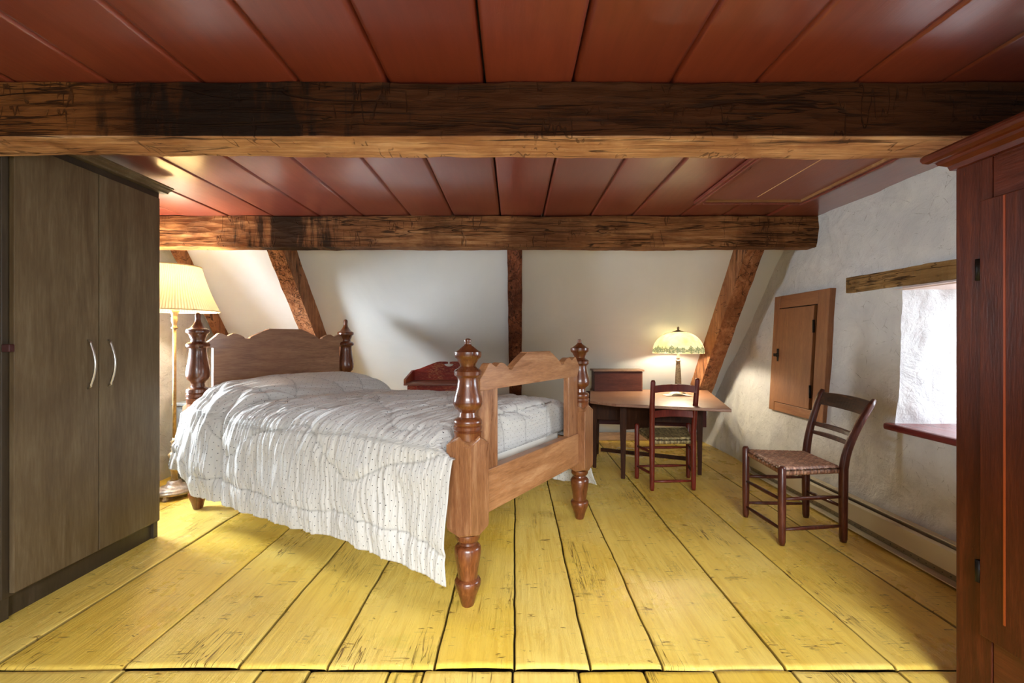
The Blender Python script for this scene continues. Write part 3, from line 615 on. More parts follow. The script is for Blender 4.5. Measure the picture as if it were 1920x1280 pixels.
# numpy value noise
_rs = np.random.RandomState(5); _T = _rs.rand(256, 256)
def vn(x, y):
    xi = np.floor(x).astype(int); yi = np.floor(y).astype(int); fx = x-xi; fy = y-yi; fx = fx*fx*(3-2*fx); fy = fy*fy*(3-2*fy)
    g = lambda a, b: _T[a & 255, b & 255]
    return (g(xi, yi)*(1-fx)+g(xi+1, yi)*fx)*(1-fy)+(g(xi, yi+1)*(1-fx)+g(xi+1, yi+1)*fx)*fy
def sst(a, b, x): t = np.clip((x-a)/(b-a), 0, 1); return t*t*(3-2*t)
def quilt():
    NS, NT_ = 330, 470
    tt = np.linspace(0, 1, NT_); G = np.zeros((NT_, NS, 3)); UVc = np.zeros((NT_, NS, 2)); AA = np.zeros((NT_, NS)); BB = np.zeros((NT_, NS)); ZC = np.zeros((NT_, NS))
    hem_n = lambda b: np.interp(b, [0, .1, .6, 1.2, 1.75, 1.93, 1.99, 2.10, 2.3], [.135, .150, .188, .165, .170, .175, .265, .295, .30])
    hem_f = lambda b: np.interp(b, [0, .3, .8, 2.2], [.115, .17, .26, .30])
    for i, t in enumerate(tt):
        b = 2.16*t
        pil = .135*(1-abs(np.clip((b-1.93)/.30, -1, 1))**2.6)*float(sst(1.55, 1.72, b))
        zt = .700+.012*math.sin(b*3)
        ha = hem_n(b); hf = hem_f(b)
        fl = .015*math.exp(-((b-2.1)/.25)**2)
        P = np.array([(-.115-fl, ha), (-.118-fl, ha+.14), (-.110-fl*.7, .45), (-.098, zt-.14), (-.070, zt-.055+pil*.1), (-.010, zt-.010+pil*.35), (.08, zt+.012+pil*.8), (.30, zt+.022+pil), (.56, zt+.026+pil), (.84, zt+.022+pil), (1.02, zt+.010+pil*.85), (1.11, zt-.012+pil*.4), (1.168, zt-.075), (1.185, .45), (1.19+.13*math.exp(-b/.25), hf+.1), (1.20+.20*math.exp(-b/.25), hf)])
        # catmull-rom
        Q = np.vstack([2*P[0]-P[1], P, 2*P[-1]-P[-2]]); pts = []
        for k in range(1, len(Q)-2):
            u = np.linspace(0, 1, 24, endpoint=False)[:, None]; p0, p1, p2, p3 = Q[k-1], Q[k], Q[k+1], Q[k+2]
            pts.append(.5*(2*p1+(p2-p0)*u+(2*p0-5*p1+4*p2-p3)*u*u+(3*p1-p0-3*p2+p3)*u**3))
        pts = np.vstack(pts+[P[-1:]]); sl = np.concatenate([[0], np.cumsum(np.linalg.norm(np.diff(pts, axis=0), axis=1))])
        s = np.linspace(0, sl[-1], NS); a = np.interp(s, sl, pts[:, 0]); z = np.interp(s, sl, pts[:, 1])
        # end caps: the quilt rolls down to the rail at foot and head
        side_n = 1-sst(-.085, -.060, a); side_f = sst(1.150, 1.175, a)
        b0 = .082*(1-np.maximum(side_n, side_f))+.004*side_n; b1 = 2.085*(1-np.maximum(side_n, side_f))+side_n*2.175+side_f*2.085
        b0 = np.where(side_f > .5, .0, b0)
        bb = b0+(b1-b0)*t
        cap = np.interp(t, [0, .004, .012, .022, .035, .06, .96, .985, 1], [.545, .60, .655, .69, .71, .95, .95, .80, .60])
        cz = np.minimum(z, cap); sidew = np.maximum(side_n, side_f); z = cz*(1-sidew)+z*sidew
        bb = np.where(sidew < .5, np.maximum(bb, .082+.0), bb)
        AA[i] = a; BB[i] = bb; ZC[i] = z; UVc[i, :, 0] = s; UVc[i, :, 1] = bb if i == 0 else UVc[i-1, :, 1]+np.hypot(bb-BB[i-1], z-ZC[i-1])
    w = UVc[:, :, 0]; b = BB
    # near hem distance varies a little with b; seams
    seams = []
    def seam_d(f, df, mask=None):
        d = np.abs(w-f)/np.sqrt(1+df*df)
        if mask is not None: d = np.where(mask, d, 9)
        return d
    ds = []
    ds.append(seam_d(.12+.012*np.sin(b*5), .06*np.cos(b*5)))
    for (c0, am, fr_, ph) in ((.40, .10, 7.0, .6), (.66, .09, 7.6, 2.2), (.92, .08, 7.2, .2), (1.18, .09, 7.8, 1.9), (1.44, .08, 7.0, .1), (1.80, .07, 7.4, 1.2)):
        x = b*fr_+ph+.6*np.sin(b*2.3+c0*3); ds.append(seam_d(c0+am*np.sin(x)+.03*np.sin(2.1*x), am*np.cos(x)*fr_*.85))
    # pillow fold line
    fold = np.abs(b-(1.615+.03*np.sin(w*4)+.05*sst(.5, .2, w)))
    d = np.min(ds, axis=0)
    puff = .015*(1-np.exp(-(d/.030)**1.2))
    # gathers: ridges running across the bed, bunched against the seams
    wob = .06*vn(w*3.2, b*2.2)+.02*vn(w*9, b*6)
    lean = .35*sst(.45, .9, w)*(w-.5)
    q = b+wob+lean*.35
    r1 = np.abs(2*vn(q*34, w*4.0)-1); r2 = np.abs(2*vn(q*62+9, w*7+3)-1); r3 = vn(q*16+4, w*2.2+8)
    near = np.exp(-(d/.075)); gath = (.0085+.011*near)*(1-r1)**1.7+(.004+.008*near)*(1-r2)**1.3+.010*r3
    smooth_z = 1-.6*sst(1.66, 1.75, b)*sst(.55, .75, w); endn = 1-.55*sst(.42, .12, b)*sst(.7, .4, w)
    side = sst(.55, .25, w)
    drape = side*(.016*np.sin(b*13+3*vn(b*2.5, w*2)+w*2)*np.sin(np.pi*np.clip(w/.6+.12,0,1))+.006*np.sin(b*41+w*3)*(1-w/.6))
    drape = np.where(w > .6, 0, drape)
    h = puff*smooth_z+gath*smooth_z*endn+drape-.020*np.exp(-(fold/.022)**2)*(w < 2.1)
    h += .035*np.exp(-((b-1.80-.12*(w-.3))/.07)**2)*sst(.75, .55, w)*sst(.02, .2, w)-.03*np.exp(-((b-1.70-.10*(w-.3))/.035)**2)*sst(.75, .55, w)*sst(.02, .2, w)
    edge_lim = sst(0, .03, np.minimum(b-0, 2.3-b)); 
    top_mask = (ZC > .54) & (AA > -.05) & (AA < 1.15)
    h = np.where(top_mask, h*sst(.075, .12, b), h)
    fs_ = sst(1.9, 2.1, w)*.012*np.sin(b*22); h = h+fs_
    # to world
    s_ = AA/1.115; t_ = b/2.17
    def bl(k): return N_[k]*(1-s_)*(1-t_)+FR_[k]*s_*(1-t_)+HL[k]*(1-s_)*t_+HR[k]*s_*t_
    G[:, :, 0] = bl(0); G[:, :, 1] = bl(1); G[:, :, 2] = ZC
    du = np.gradient(G, axis=1); dv = np.gradient(G, axis=0); nr = np.cross(du, dv); nr /= (np.linalg.norm(nr, axis=2, keepdims=True)+1e-9)
    if nr[NT_//2, NS//2, 2] < 0: nr = -nr
    G += nr*(h-.006)[:, :, None]
    seamv = np.exp(-(d/.0038)**2)
    mb = MB(); mb.v = [tuple(v) for v in G.reshape(-1, 3)]
    idx = np.arange(NT_*NS).reshape(NT_, NS)
    q4 = np.stack([idx[:-1, :-1], idx[1:, :-1], idx[1:, 1:], idx[:-1, 1:]], -1).reshape(-1, 4)[:, ::-1]
    mb.f = [tuple(int(k) for k in f) for f in q4]; mb.sm = [True]*len(mb.f); mb.uv = UVc.reshape(-1, 2)
    o = mb.build('quilt', M['quilt']); attr(o, 'seam', seamv.reshape(-1))
    m = o.modifiers.new('t', 'SOLIDIFY'); m.thickness = .006; m.offset = -1
    tag(o, 'off-white dotted quilt with wavy stitching draped over the bed', 'quilt')
quilt()

# ------------------------------------------------------------------ wardrobe
def wardrobe():
    r = thing('wardrobe', 'tall grey-brown two-door wardrobe with bow handles at the left', 'wardrobe', (-2.3, 2.2, 0))
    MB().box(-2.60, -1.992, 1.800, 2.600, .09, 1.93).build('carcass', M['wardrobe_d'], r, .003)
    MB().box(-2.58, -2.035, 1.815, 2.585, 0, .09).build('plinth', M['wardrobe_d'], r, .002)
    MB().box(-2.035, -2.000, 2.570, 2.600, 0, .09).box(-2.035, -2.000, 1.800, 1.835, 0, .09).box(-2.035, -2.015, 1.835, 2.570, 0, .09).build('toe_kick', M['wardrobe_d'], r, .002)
    for (ya, yb, hy) in ((1.826, 2.1975, 2.142), (2.2025, 2.576, 2.249)):
        d = MB().box(-1.990, -1.970, ya, yb, .1055, 1.887).build('door', M['wardrobe'], r, .002)
        pth = [(-1.972, hy, .878), (-1.955, hy, .888)]+[(-1.970+.034*math.sin(math.pi*(.12+.76*i/10)), hy, .895+.190*i/10) for i in range(11)]+[(-1.955, hy, 1.092), (-1.972, hy, 1.102)]
        MB().tube(pth, [.004]*2+[.0055]*11+[.004]*2, 10).build('bow_handle', M['nickel'], d)
    m = MB().prism([(-1.995, 1.925), (-1.965, 1.927), (-1.962, 1.935), (-1.945, 1.942), (-1.940, 1.950), (-1.930, 1.952), (-1.930, 1.960), (-1.995, 1.960)], lambda p, t: (p[0], t, p[1]), 1.802, 2.632)
    m.prism([(2.598, 1.925), (2.625, 1.927), (2.63, 1.935), (2.632, 1.960), (2.598, 1.960)], lambda p, t: (t, p[0], p[1]), -2.60, -1.995)
    m.box(-2.60, -1.995, 1.802, 2.60, 1.930, 1.958); m.build('cornice', M['wardrobe'], r, .002)
    MB().box(-1.992, -1.962, 1.800, 1.822, 1.055, 1.085).build('catch', plain('dark_red_catch', srgb(60, 12, 8), .5), r, .003)
wardrobe()
# ------------------------------------------------------------------ red armoire at the right edge
def armoire():
    r = thing('armoire', 'tall red-brown painted armoire with moulded cornice cut off by the right edge', 'armoire', (1.65, 1.0, 0))
    MB().box(1.405, 1.90, .45, 1.455, .0, 1.655).build('carcass', M['armoire'], r, .003)
    MB().box(1.388, 1.405, 1.350, 1.460, 0, 1.650).build('stile', M['armoire'], r, .003)
    MB().box(1.388, 1.405, .45, .55, 0, 1.650).build('stile', M['armoire'], r, .003)
    MB().box(1.390, 1.405, .55, 1.3485, 1.50, 1.650).build('top_rail', M['armoire_y'], r, .003)
    MB().box(1.390, 1.405, .55, 1.3485, 0, .25).build('bottom_rail', M['armoire_y'], r, .003)
    d = MB().box(1.374, 1.388, .54, 1.372, .231, 1.512).build('door', M['armoire'], r, .003)
    MB().box(1.3725, 1.3745, 1.299, 1.304, .30, 1.508).build('painted_glow_streak', plain('painted_glow_orange', srgb(150, 66, 22), .4), d)  # orange strip painted on the door in place of a reflected glow
    for z in (1.31, .415): MB().tube([(1.380, 1.379, z-.032), (1.380, 1.379, z+.032)], .009).build('hinge', M['iron'], d)
    prof = [(0, 1.634), (.010, 1.636), (.014, 1.650), (.030, 1.660), (.034, 1.668), (.046, 1.670), (.056, 1.676), (.060, 1.684), (.060, 1.692), (.054, 1.700), (.044, 1.704), (0, 1.706)]
    m = MB()
    rings = [(1.388, .40), (1.388, 1.460), (1.90, 1.460)]
    vs = []
    for j, (x, y) in enumerate(rings):
        for (o, z) in prof:
            dx = -o if j < 2 else 0; dy = o if j > 0 else 0; vs.append((x+dx, y+dy, z))
    n = len(prof); fs = [(j*n+i, j*n+i+1, (j+1)*n+i+1, (j+1)*n+i) for j in range(2) for i in range(n-1)]
    m.add(vs, fs).box(1.388, 1.90, .40, 1.46, 1.655, 1.706); m.build('cornice', M['armoire_y'], r)
armoire()

# ------------------------------------------------------------------ chairs
def seat(corners, zs, mat, parent, n=15, th=.030, sag=.008):
    A, B_, C_, D_ = [Vector(c) for c in corners]   # order around
    K = 6; N = n*K; mb = MB(); uv = []; gap = []
    def P(u, v): return A*(1-u)*(1-v)+B_*u*(1-v)+C_*u*v+D_*(1-u)*v
    us = lin(0, 1, N+1)
    for i, u in enumerate(us):
        for j, v in enumerate(us):
            p = P(u, v); e = min(u, 1-u, v, 1-v); z = -th*.5*(1-math.sin(min(1, e/.04)*math.pi/2))-sag*16*u*(1-u)*v*(1-v)
            cu, cv = int(min(u, .9999)*n), int(min(v, .9999)*n); fu, fv = u*n-cu, v*n-cv
            over = (cu+cv) % 2
            z += (.0022*math.sin(math.pi*fu) if over else .0022*math.sin(math.pi*fv))
            gp = 1 if (i % K == 0 or j % K == 0) and mn.noise(Vector((i*.31, j*.37, 2))) > -.1 else 0
            mb.v.append((p.x, p.y, p.z+z)); uv.append((u, v)); gap.append(.65*gp)
    M1 = N+1
    mb.f = [(i*M1+j, (i+1)*M1+j, (i+1)*M1+j+1, i*M1+j+1) for i in range(N) for j in range(N)]; mb.sm = [True]*len(mb.f)
    # rolled sides and underside
    per = [(i, 0) for i in range(N)]+[(N, j) for j in range(N)]+[(i, N) for i in range(N, 0, -1)]+[(0, j) for j in range(N, 0, -1)]
    prev = [i*M1+j for i, j in per]; cen = (A+B_+C_+D_)/4
    for (ex, dz) in ((.005, -.3*th), (.004, -.7*th), (-.006, -th)):
        cur = []
        for (i, j) in per:
            p = P(i/N, j/N); o = (p-cen); o.z = 0; o.normalize(); k = (i+j)//K
            mb.v.append((p.x+o.x*ex, p.y+o.y*ex, p.z-th*.5+dz*.9)); uv.append((i/N, j/N)); gap.append(.9 if (i+j) % K == 0 else 0); cur.append(len(mb.v)-1)
        for q in range(len(per)):
            q2 = (q+1) % len(per); mb.f.append((prev[q], prev[q2], cur[q2], cur[q])); mb.sm.append(True)
        prev = cur
    mb.f.append(tuple(prev)); mb.sm.append(False); mb.uv = uv
    o = mb.build('woven_seat', mat, parent); attr(o, 'gap', gap); return o
def desk_chair():
    r = thing('chair', 'oxblood ladder-back chair with olive woven seat, tucked under the table', 'chair', (1.17, 3.55, 0))
    m = M['red_slat']; BLp, BRp, FLp, FRp = (1.008, 3.405), (1.316, 3.415), (.975, 3.70), (1.392, 3.72)
    for (x, y), xt, zt in ((BLp, .990, .815), (BRp, 1.312, .828)):
        MB().tube([(x, y, 0), (x, y, .02), (x-.001, y-.004, .30), (x-.002, y-.004, .42), (x+(xt-x)*.6, y-.04, .62), (xt, y-.085, zt-.012), (xt, y-.086, zt)], [.013, .0165, .019, .019, .018, .0155, .010], 12, .75).build('back_post', m, r)
    for (x, y) in (FLp, FRp): MB().tube([(x, y, 0), (x, y, .02), (x, y, .22), (x, y, .425), (x, y, .438)], [.014, .017, .019, .019, .012], 14).build('front_leg', m, r)
    def slat(z0, z1, y, bow):
        f = lambda u, z: Vector((.992+.320*u, y+bow*4*u*(1-u)+.008*u, z))
        mb = MB(); us = lin(.02, .98, 17); zz = [z0, z1]
        vs = []
        for u in us:
            top = z1+.012*math.sin(math.pi*u)**.8*(1 if bow else 1); bot = z0+.008*math.sin(math.pi*u)
            for (z, dy) in ((bot, -.006), (top, -.006), (top, .006), (bot, .006)): p = f(u, z); vs.append((p.x, p.y+dy-(z-.5)*.0, p.z))
        fs = [(i*4+k, i*4+(k+1) % 4, (i+1)*4+(k+1) % 4, (i+1)*4+k) for i in range(16) for k in range(4)]+[(3, 2, 1, 0), (64, 65, 66, 67)]
        mb.add(vs, fs); mb.build('ladder_slat', m, r, .002)
    slat(.722, .772, 3.330, .022); slat(.535, .583, 3.372, .022)
    z = .372
    seat([(BLp[0]+.005, BLp[1]+.008, z+.012), (BRp[0]-.005, BRp[1]+.008, z+.012), (FRp[0]-.01, FRp[1]-.01, z+.035), (FLp[0]+.01, FLp[1]-.01, z+.035)], None, M['weave_tan'], r, 13, .034)
    def rung(a, b, za, zb, rr=.0095): MB().tube([(a[0], a[1], za), ((a[0]*2+b[0])/3, (a[1]*2+b[1])/3, za*.67+zb*.33), ((a[0]+2*b[0])/3, (a[1]+2*b[1])/3, za*.33+zb*.67), (b[0], b[1], zb)], [rr*.7, rr*1.15, rr*1.15, rr*.7], 10).build('rung', m, r)
    rung(BLp, BRp, .065, .068); rung(FLp, FRp, .098, .100); rung(FLp, FRp, .245, .245)
    for a, b in ((FLp, BLp), (FRp, BRp)): rung(a, b, .10, .12); rung(a, b, .262, .275)
desk_chair()
def side_chair():
    r = thing('chair', 'dark brown side chair with curved back and woven splint seat, standing alone by the heater', 'chair', (1.62, 2.7, 0))
    m = M['brown_chair']; A, B_, C_, D_ = (1.437, 2.495), (1.795, 2.535), (1.810, 2.885), (1.442, 2.895)
    for (x, y), h in ((A, .425), (D_, .440)): MB().tube([(x, y, 0), (x, y, .02), (x, y, .2), (x, y, h-.012), (x, y, h)], [.013, .018, .0205, .0195, .012], 14).build('front_leg', m, r)
    for (x, y), zt, dx in ((B_, .776, .165), (C_, .797, .100)):
        pth = [(x, y, 0), (x, y, .02), (x, y, .25), (x+.002, y, .40)]+[(x+.006+dx*(t**1.5), y, .42+(zt-.42)*t) for t in lin(.06, 1, 12)]
        rd = [.014, .018, .0205, .021]+[.0205-.004*t for t in lin(.06, 1, 12)]; rd[-1] = .010
        MB().tube(pth, rd, 12, .7).build('back_post', m, r)
    xb = lambda z, s: (1.801+.165*max(0, (z-.42)/.356)**1.5)*(1-s)+(1.816+.100*max(0, (z-.42)/.377)**1.5)*s
    def rail(z0, z1, dz, bow, mat, nm, th=.007):
        vs = []
        for i, s in enumerate(lin(.02, .98, 17)):
            y = B_[1]+(C_[1]-B_[1])*s
            for (z, t) in ((z0, -th), (z1+.006*math.sin(math.pi*s), -th), (z1+.006*math.sin(math.pi*s), th), (z0, th)):
                zz = z+dz*s; vs.append((xb(zz, s)+bow*4*s*(1-s)+t, y, zz))
        fs = [(i*4+k, i*4+(k+1) % 4, (i+1)*4+(k+1) % 4, (i+1)*4+k) for i in range(16) for k in range(4)]+[(3, 2, 1, 0), (64, 65, 66, 67)]
        MB().add(vs, fs).build(nm, mat, r, .003)
    rail(.690, .762, .018, .020, M['crest'], 'crest_rail'); rail(.572, .592, .006, .012, m, 'back_rail', .008); rail(.525, .543, .004, .012, m, 'back_rail', .008)
    seat([(A[0]+.005, A[1]+.0, .415), (D_[0]+.005, D_[1]-.0, .425), (C_[0]-.012, C_[1]-.012, .418), (B_[0]-.012, B_[1]+.008, .415)], None, M['weave_brown'], r, 17, .032)
    def rung(a, b, za, zb, rr=.0095): MB().tube([(a[0], a[1], za), ((a[0]*2+b[0])/3, (a[1]*2+b[1])/3, za*.67+zb*.33), ((a[0]+2*b[0])/3, (a[1]+2*b[1])/3, za*.33+zb*.67), (b[0], b[1], zb)], [rr*.7, rr*1.15, rr*1.15, rr*.7], 10).build('rung', m, r)
    rung(A, D_, .242, .226); rung(A, D_, .083, .066); rung(A, B_, .247, .247); rung(A, B_, .084, .088); rung(D_, C_, .253, .250); rung(D_, C_, .088, .086); rung(B_, C_, .19, .165)
side_chair()

# ------------------------------------------------------------------ gate-leg table
TZ = .625
def table():
    r = thing('gateleg_table', 'low brown gateleg table with a pale scrubbed top under the roof slope', 'table', (1.2, 4.0, 0), R(-15))
    pts = [(1.499, 3.205), (1.84, 4.42), (.75, 4.60), (.593, 3.66), (.76, 3.475)]
    mid = MB().prism(pts[::1], lambda p, t: (p[0], p[1], t), TZ-.022, TZ).build('tabletop', M['table_top'], r, .004)
    def leg(x, y, w=.045, zt=TZ-.022):
        m = MB(); c, s = math.cos(R(-15)), math.sin(R(-15)); vs = []
        for (z, k) in ((0, .62), (.30, .85), (.40, 1), (zt, 1)):
            for (a, b) in ((-1, -1), (1, -1), (1, 1), (-1, 1)):
                u, v = a*w/2*k, b*w/2*k; vs.append((x+u*c-v*s, y+u*s+v*c, z))
        fs = [(i*4+k, i*4+(k+1) % 4, (i+1)*4+(k+1) % 4, (i+1)*4+k) for i in range(3) for k in range(4)]+[(3, 2, 1, 0), (12, 13, 14, 15)]
        m.add(vs, fs).build('leg', M['table_leg'], r, .002)
    L1, L4, L3, L5, L2 = (.693, 4.02), (.80, 4.50), (1.515, 3.80), (1.63, 4.30), (.865, 3.70)
    for p in (L1, L4, L3, L5): leg(*p)
    leg(L2[0], L2[1], .05)
    def plank(a, b, z0, z1, th, name, mat, curve=0):
        a, b = Vector((*a, 0)), Vector((*b, 0)); d = (b-a).normalized(); n = Vector((-d.y, d.x, 0))*th/2; L = (b-a).length
        vs = []; ts = lin(0, 1, 14)
        for t in ts:
            p = a+d*L*t; zb = z0+curve*(ss(.45, .75, t))
            for (q, z) in ((-n, zb), (-n, z1), (n, z1), (n, zb)): vs.append((p.x+q.x, p.y+q.y, z))
        k_ = len(ts)-1; fs = [(i*4+k, i*4+(k+1) % 4, (i+1)*4+(k+1) % 4, (i+1)*4+k) for i in range(k_) for k in range(4)]+[(3, 2, 1, 0), tuple(4*k_+q for q in range(4))]
        MB().add(vs, fs).build(name, mat, r, .002)
    tp = TZ-.023
    plank(L1, L3, .42, tp, .022, 'apron', M['table_leg']); plank(L4, L5, .42, tp, .022, 'apron', M['table_leg'])
    plank(L1, L4, .42, tp, .022, 'apron', M['table_leg']); plank(L3, L5, .42, tp, .022, 'apron', M['table_leg'])
    plank((L2[0]+.02, L2[1]), (1.30, 3.83), .39, tp, .022, 'gate_rail', M['table_leg'], .12)
    plank((.70, 4.56), (1.80, 4.36), .285, tp, .02, 'drop_leaf', M['table_leaf'])
    plank(L4, L1, .075, .105, .03, 'stretcher', M['table_leg']); plank((.80, 4.30), (1.50, 3.95), .075, .105, .03, 'stretcher', M['table_leg'])
table()
def wood_box():
    r = thing('wooden_box', 'dark maroon wooden box with a pale worn lid on the table', 'box', (.97, 4.30, TZ))
    MB().box(.745, 1.190, 4.335, 4.50, TZ, TZ+.185).build('box_body', M['box'], r, .003)
    MB().box(1.191, 1.197, 4.340, 4.495, TZ, TZ+.183).build('side_panel', M['box_lid'], r, .001)
    MB().box(.732, 1.210, 4.320, 4.505, TZ+.186, TZ+.203).build('lid', M['box_lid'], r, .003)
wood_box()
def table_lamp():
    x, y = 1.462, 4.15; z = TZ; S_ = .985-TZ
    r = thing('table_lamp', 'lit table lamp with a painted glass dome shade on the table', 'table lamp', (x, y, z))
    MB().lathe([(z, .062), (z+.006, .064), (z+.012, .055), (z+.02, .040), (z+.034, .031), (z+.06, .0285), (z+.14, .026), (z+.24, .020), (z+.285, .0165), (z+.290, .021), (z+.297, .021), (z+.302, .014), (z+.31, .013), (z+.315, .017), (z+.322, .012), (z+.36, .012), (z+.42, .010)], (x, y), 32).build('lamp_stem', M['lamp_metal'], r)
    R0 = .222; H = .195; zr = .985
    pr = [(zr+H*math.sin(a), R0*math.cos(a)**.82) for a in lin(0, R(78), 20)]
    m = MB(); n = 64
    vs = [(x+q*math.cos(2*math.pi*k/n), y+q*math.sin(2*math.pi*k/n), zz) for zz, q in pr for k in range(n)]
    m.add(vs, [(i*n+k, i*n+(k+1) % n, (i+1)*n+(k+1) % n, (i+1)*n+k) for i in range(len(pr)-1) for k in range(n)], True)
    o = m.build('lamp_shade', M['glass_shade'], r)
    zt = pr[-1][0]
    MB().lathe([(zt-.006, .068), (zt-.002, .069), (zt+.004, .045), (zt+.014, .020), (zt+.020, .008), (zt+.026, .006), (zt+.032, .011), (zt+.038, .010), (zt+.048, .003)], (x, y), 28).build('shade_cap', M['lamp_metal'], r)
    for dx in (-.05, .05):
        b = MB(); b.lathe([(zr+.095, .008), (zr+.105, .020), (zr+.125, .024), (zr+.14, .018), (zr+.15, .006)], (x+dx, y), 16); b.build('bulb', M['bulb'], r)
    for dx in (-.05, .05):
        d = bpy.data.lights.new('table_lamp_light', 'POINT'); d.energy = 6; d.color = (1, .87, .66); d.shadow_soft_size = .03
        l = bpy.data.objects.new('table_lamp_light', d); C.objects.link(l); l.parent = r; l.location = (dx*.8, 0, zr+.075-z)
    pth = [(1.05, 4.45, .008), (1.0, 4.62, .006), (1.06, 4.75, .006), (1.2, 4.7, .006), (1.3, 4.5, .006), (1.2, 4.35, .006), (1.02, 4.42, .006), (.9, 4.6, .006), (.86, 4.85, .006), (.9, 5.05, .006)]
    tag(MB().tube(pth, .003, 6).build('power_cord', M['cord']), 'thin pale cord trailing on the yellow floor under the table', 'cord')
table_lamp()
def booklet():
    r = thing('booklet', 'small ivory booklet with a curled cover lying on the table before the lamp', 'booklet', (1.40, 4.0, TZ), R(-8))
    m = MB()
    def pg(u, v):
        a = u; return Vector((1.29+.215*u, 3.945+.10*v, TZ+.004+.010*math.sin(math.pi*u)*(.4+.6*v)))
    m.grid(lambda u, v: pg(u, v), lin(0, 1, 16), lin(0, 1, 5)); m.grid(lambda u, v: pg(u, v)-Vector((0, 0, .004)), lin(0, 1, 16), lin(0, 1, 5), flip=True)
    o = m.build('page_block', M['paper'], r)
    m2 = MB(); m2.grid(lambda u, v: Vector((1.34+.12*u, 3.955+.085*v, TZ+.012+.028*math.sin(math.pi*u*.75))), lin(0, 1, 14), lin(0, 1, 4)); m2.build('curled_cover', plain('grey_green_cover', srgb(190, 194, 176), .5), r)
booklet()

# ------------------------------------------------------------------ washstand behind the bed
def washstand():
    r = thing('washstand', 'distressed red washstand with shaped backsplash behind the bed', 'washstand', (-.64, 4.25, 0))
    xa, xb = -.975, -.285; zt = .722
    MB().box(xa+.03, xb-.03, 4.10, 4.44, 0.04, zt-.02).build('carcass', M['wash'], r, .003)
    MB().box(xa, xb, 4.07, 4.46, zt-.018, zt).build('shelf_top', M['wash_top'], r, .003)
    for x in (xa+.0, xb-.018):
        MB().prism([(4.075, zt), (4.46, zt), (4.46, zt+.095), (4.38, zt+.095), (4.12, zt+.045), (4.075, zt+.035)], lambda p, t: (t, p[0], p[1]), x, x+.018).build('side_gallery', M['wash'], r, .002)
    c = (xa+xb)/2; H = zt
    half = [(0.009, .172), (.03, .176), (.085, .176), (.12, .170), (.20, .140), (.28, .108), (.327, .096)]
    notch = [(.009, .172), (.008, .155), (.045, .152), (.040, .140), (.020, .130), (0, .128)]
    top = [(c+u, H+z) for u, z in half]; L = [(c-u, H+z) for u, z in half][::-1]
    out = [(xa+.018, H), (xb-.018, H)]+top[::-1]+[(c+u, H+z) for u, z in notch[1:]]+[(c-u, H+z) for u, z in notch[1:-1][::-1]]+L[::-1]
    out = [(xa+.018, H), (xb-.018, H)]+[(c+u, H+z) for u, z in half[::-1]]+[(c+u, H+z) for u, z in notch[1:]]+[(c-u, H+z) for u, z in notch[1:-1][::-1]]+[(c-u, H+z) for u, z in half]
    MB().prism(out, lambda p, t: (p[0], t, p[1]), 4.435, 4.455).build('backsplash', M['wash'], r, .001)
    for (a, b) in ((xa+.18, -.655), (-.605, xb-.18)):
        d = MB().box(a-.03, b+.005, 4.088, 4.10, zt-.155, zt-.035).build('drawer', M['wash'], r, .003)
        MB().lathe([(0, .008), (.012, .008), (.02, .014), (.028, .012), (.031, .003)], M=Matrix.Translation(((a+b)/2-.01, 4.088, zt-.085)) @ Matrix.Rotation(R(90), 4, 'X'), n=16).build('knob', M['iron'], d)
    for (a, b) in ((xa+.028, xa+.11), (xb-.11, xb-.028)): MB().box(a, b, 4.092, 4.10, .05, zt-.024).build('face_stile', M['wash'], r, .002)
washstand()
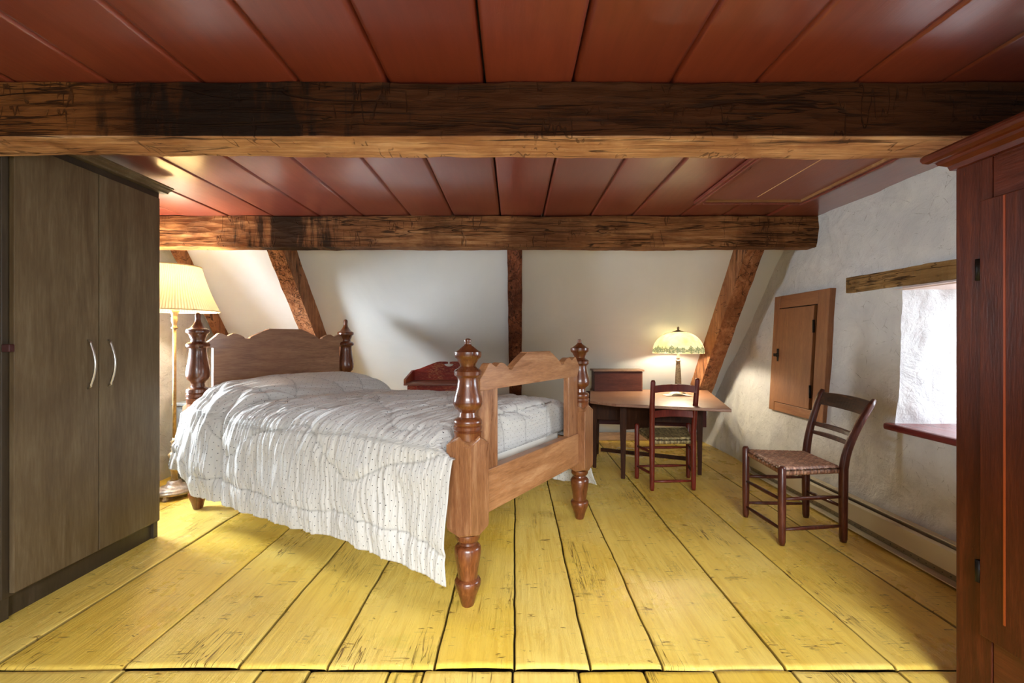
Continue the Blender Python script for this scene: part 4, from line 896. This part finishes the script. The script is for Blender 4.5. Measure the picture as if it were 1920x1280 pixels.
# ------------------------------------------------------------------ nightstand, floor lamp
def nightstand():
    r = thing('nightstand', 'small grey painted cabinet partly hidden behind the head of the bed', 'nightstand', (-2.4, 3.75, 0))
    MB().box(-2.60, -2.25, 3.56, 3.90, .0, .60).build('cabinet', M['grey_box'], r, .003)
    MB().box(-2.62, -2.23, 3.54, 3.92, .60, .62).build('cabinet_top', M['grey_box'], r, .003)
    d = MB().box(-2.575, -2.275, 3.548, 3.56, .05, .57).build('door', M['grey_box'], r, .003)
    MB().lathe([(0, .006), (.015, .012), (.02, .004)], M=Matrix.Translation((-2.30, 3.548, .34)) @ Matrix.Rotation(R(90), 4, 'X'), n=12).build('knob', M['iron'], d)
nightstand()
def floor_lamp():
    x, y = -2.405, 3.28; r = thing('floor_lamp', 'lit floor lamp with a cream pleated shade beside the wardrobe', 'floor lamp', (x, y, 0))
    MB().lathe([(.028, .118), (.036, .126), (.044, .126), (.050, .118), (.056, .112), (.062, .110), (.066, .098), (.074, .085), (.078, .060), (.094, .046), (.110, .040), (.114, .030)], (x, y), 56).build('lamp_base', M['base_metal'], r)
    for k in range(4):
        a = R(-80+90*k); cx, cy = x+.112*math.cos(a), y+.112*math.sin(a); m = MB()
        m.lathe([(0, .010), (.006, .017), (.016, .018), (.028, .013), (.040, .011)], (cx, cy), 16)
        for q in (-.5, 0, .5): m.lathe([(0, .004), (.004, .0075), (.010, .007), (.015, .003)], (cx+.014*math.cos(a+q), cy+.014*math.sin(a+q)), 10)
        m.build('claw_foot', M['base_metal'], r)
    z = .112
    MB().lathe([(z, .026), (z+.01, .020), (z+.025, .018), (z+.032, .022), (z+.04, .018), (z+.075, .024), (z+.105, .031), (z+.120, .026), (z+.132, .016), (z+.145, .020), (z+.165, .036), (z+.180, .039), (z+.192, .036), (z+.200, .026), (z+.208, .018), (z+.225, .024), (z+.235, .017), (z+.25, .022), (z+.26, .016), (z+.275, .026), (z+.285, .014), (z+.30, .012)], (x, y), 32).build('turned_baluster', M['brass'], r)
    MB().tube([(x, y, z+.29), (x, y, 1.185)], .0115, 12).build('lamp_pole', M['brass'], r)
    MB().lathe([(1.18, .0115), (1.185, .020), (1.192, .021), (1.198, .014), (1.215, .014), (1.235, .019), (1.262, .020), (1.268, .016), (1.29, .022), (1.305, .030), (1.31, .026), (1.34, .012), (1.38, .012)], (x, y), 28).build('lamp_neck', M['brass'], r)
    n = 288; zb, zt, rb, rt = 1.308, 1.622, .272, .158; vs = []; hs = lin(0, 1, 12)
    for h_ in hs:
        for k in range(n):
            a = 2*math.pi*k/n; rr = rb+(rt-rb)*h_-.010*math.sin(math.pi*h_)+(.0035 if k % 3 == 0 else -.002)
            vs.append((x+rr*math.cos(a), y+rr*math.sin(a), zb+(zt-zb)*h_))
    m = MB(); m.add(vs, [(i*n+k, i*n+(k+1) % n, (i+1)*n+(k+1) % n, (i+1)*n+k) for i in range(11) for k in range(n)], False)
    sh = m.build('lamp_shade', M['shade'], r)
    for (zz, rr) in ((zb, rb+.002), (zt, rt+.002)):
        tr = MB(); tr.tube([(x+rr*math.cos(2*math.pi*k/72), y+rr*math.sin(2*math.pi*k/72), zz) for k in range(73)], .004, 8)
        tr.build('shade_trim', plain('shade_trim_tape', srgb(236, 214, 160), .7), sh)
    MB().lathe([(1.385, .012), (1.40, .026), (1.43, .034), (1.46, .026), (1.475, .006)], (x, y), 18).build('bulb', M['bulb'], r)
    d = bpy.data.lights.new('floor_lamp_light', 'POINT'); d.energy = 20; d.color = (1, .86, .64); d.shadow_soft_size = .05
    l = bpy.data.objects.new('floor_lamp_light', d); C.objects.link(l); l.parent = r; l.location = (0, 0, 1.50)
floor_lamp()
